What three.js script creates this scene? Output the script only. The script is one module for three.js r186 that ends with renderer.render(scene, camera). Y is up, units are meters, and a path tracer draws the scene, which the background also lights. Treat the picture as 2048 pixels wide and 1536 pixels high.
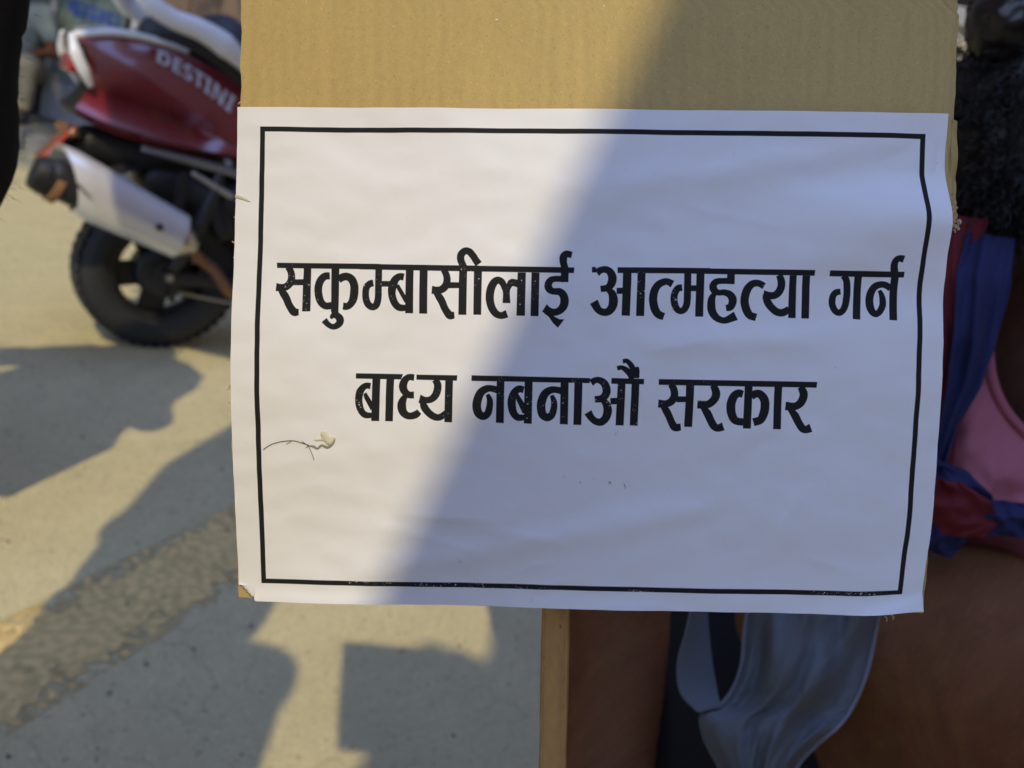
import * as THREE from 'three';
import { mergeGeometries } from 'three/addons/utils/BufferGeometryUtils.js';
import { RoundedBoxGeometry } from 'three/addons/geometries/RoundedBoxGeometry.js';
import { createNoise2D, createNoise3D } from 'simplex-noise';

// ---------- camera, sky, sun, exposure ----------
const V = (x, y, z) => new THREE.Vector3(x, y, z);
const D2R = Math.PI / 180;
const scene = new THREE.Scene();
const camera = new THREE.PerspectiveCamera(52.8, 4 / 3, 0.02, 200);
const EYE = V(0, 1.22, 0);
const PITCH = 18 * D2R, ROLL = 18 * D2R;            // phone held tilted: 18 degrees down, rolled 18 degrees
const LOOK = V(0, -Math.sin(PITCH), -Math.cos(PITCH));
const UP0 = V(0, Math.cos(PITCH), -Math.sin(PITCH));
const RIGHT = V(1, 0, 0).multiplyScalar(Math.cos(ROLL)).addScaledVector(UP0, Math.sin(ROLL));
const UPV = V(-1, 0, 0).multiplyScalar(Math.sin(ROLL)).addScaledVector(UP0, Math.cos(ROLL));
camera.position.copy(EYE);
camera.up.copy(UPV);
camera.lookAt(EYE.clone().add(LOOK));
camera.focus = 0.3285;
camera.userData.fStop = 8.2;
camera.updateMatrixWorld(true);
const renderer = new THREE.WebGLRenderer({ antialias: true });
renderer.setSize(1024, 768);
renderer.toneMapping = THREE.LinearToneMapping;
renderer.toneMappingExposure = 1.08;
renderer.shadowMap.enabled = true;
const SUN = V(0.015, 0.735, 0.678).normalize();      // behind the photographer, about 47 degrees high
{
  const w = 256, h = 128, a = new Float32Array(w * h * 4);
  for (let j = 0; j < h; j++) for (let i = 0; i < w; i++) {
    const el = ((j + 0.5) / h - 0.5) * Math.PI, k = Math.max(0, Math.sin(el)), m = Math.pow(1 - k, 1.6);
    const o = (j * w + i) * 4;
    a[o] = 0.50 + 1.45 * m; a[o + 1] = 0.74 + 1.60 * m; a[o + 2] = 1.55 + 1.65 * m; a[o + 3] = 1;
  }
  const t = new THREE.DataTexture(a, w, h, THREE.RGBAFormat, THREE.FloatType);
  t.mapping = THREE.EquirectangularReflectionMapping; t.magFilter = THREE.LinearFilter; t.needsUpdate = true;
  scene.background = t; scene.environment = t;
}
const sun = new THREE.DirectionalLight(new THREE.Color().setRGB(1, 0.85, 0.52), 2.25);
sun.target.position.set(0, 0, -2); sun.position.copy(SUN).multiplyScalar(20).add(sun.target.position);
sun.castShadow = true; sun.shadow.radius = 1.6; sun.shadow.mapSize.set(4096, 4096);
Object.assign(sun.shadow.camera, { left: -9, right: 9, top: 9, bottom: -9, near: 1, far: 45 });
scene.add(sun, sun.target);

// ---------- helpers ----------
let seed = 20241;
const rnd = () => { seed = (seed * 1664525 + 1013904223) >>> 0; return seed / 4294967296; };
const n2 = createNoise2D(rnd), n3 = createNoise3D(rnd);
const lerp = (a, b, t) => a + (b - a) * t, clamp = (x, a, b) => Math.min(b, Math.max(a, x));
const smooth = (a, b, x) => { const t = clamp((x - a) / (b - a), 0, 1); return t * t * (3 - 2 * t); };
const gauss = (x, w) => Math.exp(-(x / w) * (x / w));
// a place measured from the viewpoint: where it is seen (in a 2048 x 1536 picture) and how many metres deep it lies
const FOC = 1547;
const seen = (px, py, d) => EYE.clone().addScaledVector(LOOK, d).addScaledVector(RIGHT, (px - 1024) / FOC * d).addScaledVector(UPV, -(py - 768) / FOC * d);
const names = {};
function numbered(n) { if (!(n in names)) { names[n] = 0; return n; } names[n]++; return n + '_' + String(names[n]).padStart(3, '0'); }
function lin(r, g, b) { return new THREE.Color().setRGB(r, g, b); }
function mat(c, rough = 0.8, extra = {}) { return new THREE.MeshStandardMaterial({ color: Array.isArray(c) ? lin(...c) : c, roughness: rough, metalness: 0, ...extra }); }
function phys(c, rough, extra = {}) { return new THREE.MeshPhysicalMaterial({ color: Array.isArray(c) ? lin(...c) : c, roughness: rough, ...extra }); }
function shade(o) { o.castShadow = true; o.receiveShadow = true; return o; }
function part(name, geo, m, parent) { const o = shade(new THREE.Mesh(Array.isArray(geo) ? joined(geo) : geo, m)); o.name = name; parent.add(o); return o; }
function joined(list) {
  return mergeGeometries(list.map((g) => { const q = g.index ? g.toNonIndexed() : g; for (const k of Object.keys(q.attributes)) if (!['position', 'normal', 'uv'].includes(k)) q.deleteAttribute(k); if (!q.attributes.uv) q.setAttribute('uv', new THREE.BufferAttribute(new Float32Array(q.attributes.position.count * 2), 2)); if (!q.attributes.normal) q.computeVertexNormals(); return q; }));
}
function thing(name, label, category, pos = [0, 0, 0], group) {
  const o = new THREE.Group(); o.name = numbered(name); o.position.set(...pos); o.userData = { label, category };
  if (group) o.userData.group = group;
  scene.add(o); return o;
}
function struct(name, geo, m, label, category) { const o = shade(new THREE.Mesh(Array.isArray(geo) ? joined(geo) : geo, m)); o.name = numbered(name); o.userData = { kind: 'structure', label, category }; scene.add(o); return o; }
function box(w, h, d, x = 0, y = 0, z = 0, r = 0) { const g = r ? new RoundedBoxGeometry(w, h, d, 2, r) : new THREE.BoxGeometry(w, h, d); g.translate(x, y, z); return g; }
function tube(pts, r, seg = 40, rs = 10, closed = false) { return new THREE.TubeGeometry(new THREE.CatmullRomCurve3(pts.map((p) => p.isVector3 ? p : V(...p)), closed), seg, r, rs, closed); }
// a tube whose radius changes along its points [x, y, z, r]
function taper(pts, seg = 40, rs = 10, flat = 1) {
  const c = new THREE.CatmullRomCurve3(pts.map((p) => V(p[0], p[1], p[2]))), fr = c.computeFrenetFrames(seg), pos = [], uv = [], idx = [];
  for (let i = 0; i <= seg; i++) {
    const t = i / seg, p = c.getPoint(t), q = t * (pts.length - 1), k = Math.min(pts.length - 2, Math.floor(q)), r = lerp(pts[k][3], pts[k + 1][3], q - k);
    const tg = c.getTangent(t); let nn = V(0, 0, 1).cross(tg); if (nn.lengthSq() < 1e-6) nn = V(1, 0, 0); nn.normalize(); const bb = tg.clone().cross(nn);
    for (let j = 0; j <= rs; j++) { const a = j / rs * Math.PI * 2; const v = p.clone().addScaledVector(nn, Math.cos(a) * r).addScaledVector(bb, Math.sin(a) * r * flat); pos.push(v.x, v.y, v.z); uv.push(j / rs, t); }
  }
  for (let i = 0; i < seg; i++) for (let j = 0; j < rs; j++) { const a = i * (rs + 1) + j, b = a + rs + 1; idx.push(a, b, a + 1, b, b + 1, a + 1); }
  for (const [row, fl] of [[0, 1], [seg, -1]]) { const b = row * (rs + 1), c0 = pos.length / 3, p = c.getPoint(row / seg); pos.push(p.x, p.y, p.z); uv.push(0.5, 0.5); for (let j = 0; j < rs; j++) fl > 0 ? idx.push(c0, b + j, b + j + 1) : idx.push(c0, b + j + 1, b + j); }
  const g = new THREE.BufferGeometry(); g.setAttribute('position', new THREE.Float32BufferAttribute(pos, 3)); g.setAttribute('uv', new THREE.Float32BufferAttribute(uv, 2)); g.setIndex(idx); g.computeVertexNormals(); return g;
}
// a grid surface from f(s, t) -> Vector3, with thickness along its own normal
function sheet(f, ns, nt, thick = 0, uvf = (s, t) => [s, t]) {
  const P = [], U = [];
  for (let j = 0; j <= nt; j++) for (let i = 0; i <= ns; i++) { P.push(f(i / ns, j / nt)); U.push(uvf(i / ns, j / nt)); }
  const W = ns + 1, idx = [], pos = [], uv = [];
  const N = P.map((p, k) => { const i = k % W, j = (k / W) | 0; const a = P[j * W + Math.min(ns, i + 1)].clone().sub(P[j * W + Math.max(0, i - 1)]), b = P[Math.min(nt, j + 1) * W + i].clone().sub(P[Math.max(0, j - 1) * W + i]); return b.cross(a).normalize(); });
  P.forEach((p, k) => { pos.push(p.x, p.y, p.z); uv.push(...U[k]); });
  for (let j = 0; j < nt; j++) for (let i = 0; i < ns; i++) { const a = j * W + i, b = a + 1, c = a + W, d = c + 1; idx.push(a, c, b, b, c, d); }
  if (thick) {
    const o = P.length;
    P.forEach((p, k) => { const q = p.clone().addScaledVector(N[k], -thick); pos.push(q.x, q.y, q.z); uv.push(...U[k]); });
    for (let j = 0; j < nt; j++) for (let i = 0; i < ns; i++) { const a = o + j * W + i, b = a + 1, c = a + W, d = c + 1; idx.push(a, b, c, b, d, c); }
    const edge = (a, b) => { const e = pos.length / 3; for (const k of [a, b, a + o, b + o]) { pos.push(pos[k * 3], pos[k * 3 + 1], pos[k * 3 + 2]); uv.push(uv[k * 2], uv[k * 2 + 1]); } idx.push(e, e + 1, e + 2, e + 1, e + 3, e + 2); };
    for (let i = 0; i < ns; i++) { edge(i, i + 1); edge(nt * W + i + 1, nt * W + i); }
    for (let j = 0; j < nt; j++) { edge((j + 1) * W, j * W); edge(j * W + ns, (j + 1) * W + ns); }
  }
  const g = new THREE.BufferGeometry(); g.setAttribute('position', new THREE.Float32BufferAttribute(pos, 3)); g.setAttribute('uv', new THREE.Float32BufferAttribute(uv, 2)); g.setIndex(idx); g.computeVertexNormals(); return g;
}
// naive surface nets: one smooth closed skin round the zero level of f
function nets(f, lo, hi, cell) {
  const nx = Math.ceil((hi.x - lo.x) / cell) + 1, ny = Math.ceil((hi.y - lo.y) / cell) + 1, nz = Math.ceil((hi.z - lo.z) / cell) + 1;
  const F = new Float32Array(nx * ny * nz), at = (i, j, k) => i + nx * (j + ny * k), p = V(0, 0, 0);
  for (let k = 0; k < nz; k++) for (let j = 0; j < ny; j++) for (let i = 0; i < nx; i++) F[at(i, j, k)] = f(p.set(lo.x + i * cell, lo.y + j * cell, lo.z + k * cell));
  const id = new Int32Array(nx * ny * nz).fill(-1), pos = [], idx = [];
  for (let k = 0; k < nz - 1; k++) for (let j = 0; j < ny - 1; j++) for (let i = 0; i < nx - 1; i++) {
    let sx = 0, sy = 0, sz = 0, c = 0; const val = [];
    for (let q = 0; q < 8; q++) val.push(F[at(i + (q & 1), j + ((q >> 1) & 1), k + (q >> 2))]);
    for (let q = 0; q < 8; q++) for (const b of [1, 2, 4]) if (!(q & b)) { const r = q | b; if ((val[q] < 0) !== (val[r] < 0)) { const t = val[q] / (val[q] - val[r]); sx += (q & 1) + (b === 1 ? t : 0); sy += ((q >> 1) & 1) + (b === 2 ? t : 0); sz += (q >> 2) + (b === 4 ? t : 0); c++; } }
    if (c) { id[at(i, j, k)] = pos.length / 3; pos.push(lo.x + (i + sx / c) * cell, lo.y + (j + sy / c) * cell, lo.z + (k + sz / c) * cell); }
  }
  const quad = (a, b, c, d, flip) => { if (a < 0 || b < 0 || c < 0 || d < 0) return; flip ? idx.push(a, c, b, a, d, c) : idx.push(a, b, c, a, c, d); };
  for (let k = 1; k < nz - 1; k++) for (let j = 1; j < ny - 1; j++) for (let i = 1; i < nx - 1; i++) {
    const v = F[at(i, j, k)] < 0;
    if (v !== F[at(i + 1, j, k)] < 0) quad(id[at(i, j - 1, k - 1)], id[at(i, j, k - 1)], id[at(i, j, k)], id[at(i, j - 1, k)], !v);
    if (v !== F[at(i, j + 1, k)] < 0) quad(id[at(i - 1, j, k - 1)], id[at(i - 1, j, k)], id[at(i, j, k)], id[at(i, j, k - 1)], !v);
    if (v !== F[at(i, j, k + 1)] < 0) quad(id[at(i - 1, j - 1, k)], id[at(i, j - 1, k)], id[at(i, j, k)], id[at(i - 1, j, k)], !v);
  }
  const g = new THREE.BufferGeometry(); g.setAttribute('position', new THREE.Float32BufferAttribute(pos, 3)); g.setIndex(idx); g.computeVertexNormals();
  const uv = new Float32Array(pos.length / 3 * 2); for (let q = 0; q < pos.length / 3; q++) { uv[q * 2] = pos[q * 3] + pos[q * 3 + 2]; uv[q * 2 + 1] = pos[q * 3 + 1] + 0.3 * pos[q * 3 + 2]; } g.setAttribute('uv', new THREE.BufferAttribute(uv, 2));
  return g;
}
function boneField(bones, k = 0.03) {
  const pre = bones.map(([a, b, ra, rb]) => ({ a, d: b.clone().sub(a), l: Math.max(1e-8, a.distanceToSquared(b)), ra, rb })), w = V(0, 0, 0);
  return (p) => { let m = 1e3; for (const o of pre) { w.subVectors(p, o.a); const t = clamp(w.dot(o.d) / o.l, 0, 1); w.addScaledVector(o.d, -t); const d = w.length() - (o.ra + (o.rb - o.ra) * t); const h = Math.max(k - Math.abs(m - d), 0) / k; m = Math.min(m, d) - h * h * k * 0.25; } return m; };
}
function boneSkin(bones, cell, k = 0.03, more) {
  const lo = V(1e3, 1e3, 1e3), hi = V(-1e3, -1e3, -1e3);
  for (const [a, b, ra, rb] of bones) for (const [q, r] of [[a, ra], [b, rb]]) { lo.min(V(q.x - r, q.y - r, q.z - r)); hi.max(V(q.x + r, q.y + r, q.z + r)); }
  const f = boneField(bones, k), e = 3 * cell + k * 0.3; lo.subScalar(e); hi.addScalar(e);
  return nets(more ? (p) => more(p, f(p)) : f, lo, hi, cell);
}
function canvasMap(w, h, draw, srgb = true) { const c = document.createElement('canvas'); c.width = w; c.height = h; draw(c.getContext('2d'), w, h); const t = new THREE.CanvasTexture(c); if (srgb) t.colorSpace = THREE.SRGBColorSpace; t.wrapS = t.wrapT = THREE.RepeatWrapping; t.magFilter = THREE.LinearFilter; return t; }
// a data texture from f(x, y) -> [r, g, b] in 0..1 (sRGB when colour)
function dataMap(w, h, f, srgb = true) { const a = new Uint8Array(w * h * 4); for (let j = 0; j < h; j++) for (let i = 0; i < w; i++) { const c = f(i / w, j / h, i, j), o = (j * w + i) * 4; a[o] = clamp(c[0], 0, 1) * 255; a[o + 1] = clamp(c[1], 0, 1) * 255; a[o + 2] = clamp(c[2], 0, 1) * 255; a[o + 3] = 255; } const t = new THREE.DataTexture(a, w, h); t.wrapS = t.wrapT = THREE.RepeatWrapping; t.magFilter = t.minFilter = THREE.LinearFilter; if (srgb) t.colorSpace = THREE.SRGBColorSpace; t.needsUpdate = true; return t; }
// noise that repeats over a unit square
function tiled(x, y, f, o = 0) { const a = x * Math.PI * 2, b = y * Math.PI * 2, r = f / (Math.PI * 2); return 0.5 * (n3(Math.cos(a) * r + o, Math.sin(a) * r, Math.cos(b) * r + 7 + o) + n3(Math.sin(b) * r + o, Math.cos(a) * r + 3, Math.sin(a) * r - Math.cos(b) * r)); }

// ---------- ground ----------
const roadMap = dataMap(1024, 1024, (x, y) => {
  const big = tiled(x, y, 5) * 0.5 + tiled(x, y, 13, 4) * 0.35, mid = tiled(x, y, 60, 9), fine = rnd() - 0.5;
  let v = 0.755 + big * 0.045 + mid * 0.025 + fine * 0.07;
  if (tiled(x, y, 150, 21) > 0.58) v -= 0.14; if (tiled(x, y, 60, 77) > 0.66) v -= 0.12; v -= 0.05 * gauss(tiled(x, y, 7, 61), 0.012);
  if (tiled(x, y, 170, 31) > 0.66) v += 0.12;
  return [v * 1.045, v * 0.985, v * 0.765];
});
roadMap.repeat.set(1, 1);
const roadBump = dataMap(512, 512, (x, y) => { const v = 0.5 + 0.25 * tiled(x, y, 90, 2) + (rnd() - 0.5) * 0.5; return [v, v, v]; }, false);
roadBump.repeat.set(2, 2);
function uvMetres(g, s, ax = 'x', ay = 'z') { const p = g.attributes.position, u = new Float32Array(p.count * 2); const get = { x: (i) => p.getX(i), y: (i) => p.getY(i), z: (i) => p.getZ(i) }; for (let i = 0; i < p.count; i++) { u[2 * i] = get[ax](i) / s; u[2 * i + 1] = get[ay](i) / s; } g.setAttribute('uv', new THREE.BufferAttribute(u, 2)); return g; }
const roadGeo = new THREE.PlaneGeometry(120, 120, 1, 1); roadGeo.rotateX(-Math.PI / 2); uvMetres(roadGeo, 1.7);
struct('road', roadGeo, mat([1, 1, 1], 0.92, { map: roadMap, bumpMap: roadBump, bumpScale: 0.0015 }), 'pale dusty concrete road surface', 'road');
{ // worn yellow line: paint left in patches, the road showing through
  const a = V(-0.86, 0, -0.62), dir = V(0.271, 0, -0.9626), side = V(0.9626, 0, 0.271), wd = 0.255, len = 7.5;
  const m = canvasMap(512, 2048, (g, w, h) => {
    const im = g.createImageData(w, h);
    for (let j = 0; j < h; j++) for (let i = 0; i < w; i++) {
      const x = i / w * wd, y = j / h * 2.4, e = Math.min(x, wd - x);
      let c = 0.52 + n2(x * 34, y * 34) * 0.26 + n2(x * 120, y * 120) * 0.26 + n2(x * 320, y * 320) * 0.34 + n2(x * 8, y * 8) * 0.3 - 1.5 * (1 - smooth(0, 0.06, e + n2(x * 25 + 9, y * 25) * 0.03)) * (0.55 + 0.45 * n2(x * 120, y * 120));
      const o = (j * w + i) * 4, v = 1 + (rnd() - 0.5) * 0.16 + n2(x * 30, y * 30 + 5) * 0.09;
      im.data[o] = 222 * v; im.data[o + 1] = 193 * v; im.data[o + 2] = 130 * v; im.data[o + 3] = c > 0 ? 255 : 0;
    }
    g.putImageData(im, 0, 0);
  });
  const g = sheet((s, t) => a.clone().addScaledVector(dir, t * len).addScaledVector(side, (s - 0.5) * wd - 0.02).setY(0.0015), 2, 30, 0, (s, t) => [s, t * len / 2.4]);
  const n = g.attributes.normal; if (n.getY(0) < 0) { const ix = g.index.array; for (let i = 0; i < ix.length; i += 3) [ix[i], ix[i + 1]] = [ix[i + 1], ix[i]]; g.computeVertexNormals(); }
  struct('road_marking', g, mat([1, 1, 1], 0.9, { map: m, alphaTest: 0.5 }), 'worn yellow painted line on the road', 'road marking');
}
const INK_BLOCKS = [[-130.3,-40.4,-87.0,-40.5,-87.0,-38.2,-130.2,-38.2],[-123.2,-33.5,-118.8,-33.6,-118.7,-31.1,-123.4,-31.0],[-119.0,-38.5,-115.9,-38.5,-115.7,-20.2,-119.1,-20.1],[-107.3,-38.5,-104.0,-38.3,-104.0,-19.8,-107.1,-20.2],[-107.0,-20.3,-103.9,-20.2,-103.9,-19.0,-106.7,-19.0],[-88.7,-38.2,-85.9,-38.2,-85.9,-27.5,-88.7,-27.5],[-86.2,-33.3,-81.6,-33.4,-82.7,-31.0,-86.1,-31.0],[-80.0,-31.5,-78.7,-32.0,-75.6,-27.1,-75.6,-24.1,-76.3,-24.7,-79.4,-30.1],[-75.9,-38.1,-72.7,-38.2,-72.5,-20.0,-75.8,-20.0],[-70.1,-38.2,-66.8,-38.2,-66.6,-19.9,-69.9,-19.9],[-95.5,-40.4,-45.0,-40.3,-44.9,-37.9,-95.4,-38.1],[-57.4,-33.2,-53.2,-33.2,-53.1,-30.8,-57.8,-30.7],[-53.5,-38.0,-50.2,-37.9,-50.2,-19.7,-53.5,-19.7],[-47.3,-38.0,-44.0,-37.9,-44.0,-19.8,-47.2,-19.8],[-53.4,-40.3,-5.4,-40.1,-5.5,-37.8,-53.3,-37.9],[-29.0,-37.7,-25.6,-37.7,-25.7,-19.7,-29.2,-19.7],[-23.2,-37.8,-19.9,-37.7,-20.0,-19.6,-23.3,-19.6],[-10.9,-38.2,-7.7,-38.1,-7.8,-34.0,-10.9,-33.9],[-17.7,-20.9,-16.2,-22.3,-13.8,-21.5,-13.5,-19.6,-11.2,-18.4,-9.2,-18.4,-11.8,-14.9,-13.9,-16.9,-15.6,-19.3],[2.0,-40.4,3.6,-40.4,3.6,-38.1,2.0,-38.1],[12.4,-31.8,15.2,-31.9,15.0,-29.4,12.4,-29.3],[12.6,-40.4,51.1,-40.6,51.2,-38.3,12.7,-38.0],[14.9,-38.3,18.4,-38.2,18.1,-20.3,14.7,-20.4],[20.9,-38.3,24.2,-38.3,24.0,-20.3,20.7,-20.3],[40.4,-38.4,43.3,-38.4,43.4,-27.5,40.4,-27.4],[42.9,-33.3,46.0,-33.4,45.8,-31.0,42.8,-30.9],[45.5,-38.3,48.8,-38.3,48.7,-20.4,45.4,-20.4],[42.8,-40.5,94.7,-40.4,94.6,-38.1,42.8,-38.2],[58.3,-38.5,61.5,-38.5,61.4,-34.2,58.2,-34.1],[84.2,-38.1,87.1,-38.1,87.2,-20.4,84.1,-20.4],[89.6,-38.1,92.8,-38.1,92.8,-20.3,89.6,-20.3],[100.9,-40.4,131.7,-40.2,131.6,-37.9,100.9,-38.0],[111.4,-38.3,114.5,-38.2,114.3,-20.2,111.2,-20.4],[126.5,-38.3,129.6,-38.2,129.3,-20.1,126.2,-20.2],[-96.2,5.5,-76.5,5.6,-77.3,7.8,-96.2,7.7],[-93.0,14.3,-91.9,13.4,-89.3,17.6,-89.4,20.7,-90.0,20.9,-92.8,15.7],[-89.3,7.5,-86.0,7.6,-86.4,25.5,-89.7,25.5],[-83.4,7.5,-80.2,7.6,-80.6,25.5,-83.8,25.5],[-70.8,5.7,-53.6,5.7,-53.8,7.9,-70.8,7.8],[-58.6,7.7,-55.4,7.8,-55.7,25.6,-58.9,25.5],[-47.6,5.6,2.0,6.0,1.9,8.1,-47.6,7.9],[-37.0,7.6,-33.9,7.7,-33.9,25.6,-37.2,25.5],[-29.0,13.7,-28.1,12.9,-25.0,17.5,-25.0,21.3,-26.0,21.3,-28.6,15.8],[-25.3,7.7,-22.0,7.9,-22.1,25.7,-25.4,25.6],[-10.2,7.9,-6.9,7.9,-6.9,25.7,-10.2,25.6],[-4.4,7.9,-1.1,7.9,-1.2,25.8,-4.5,25.8],[10.8,14.2,13.8,14.1,13.7,16.8,10.9,16.9],[11.0,5.8,24.6,6.0,24.6,8.2,11.0,8.2],[13.7,7.9,16.9,7.9,16.7,25.8,13.3,25.7],[19.5,7.9,22.7,8.0,22.6,25.8,19.3,25.7],[30.8,5.9,96.8,6.1,96.7,8.5,30.8,8.3],[38.4,13.0,42.6,13.0,42.4,15.4,38.5,15.5],[42.3,8.1,45.6,8.1,45.4,25.9,42.1,25.9],[66.7,8.0,70.0,8.2,69.9,26.1,66.6,26.1],[79.3,8.3,82.5,8.3,82.6,26.2,79.3,26.2]];
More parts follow.
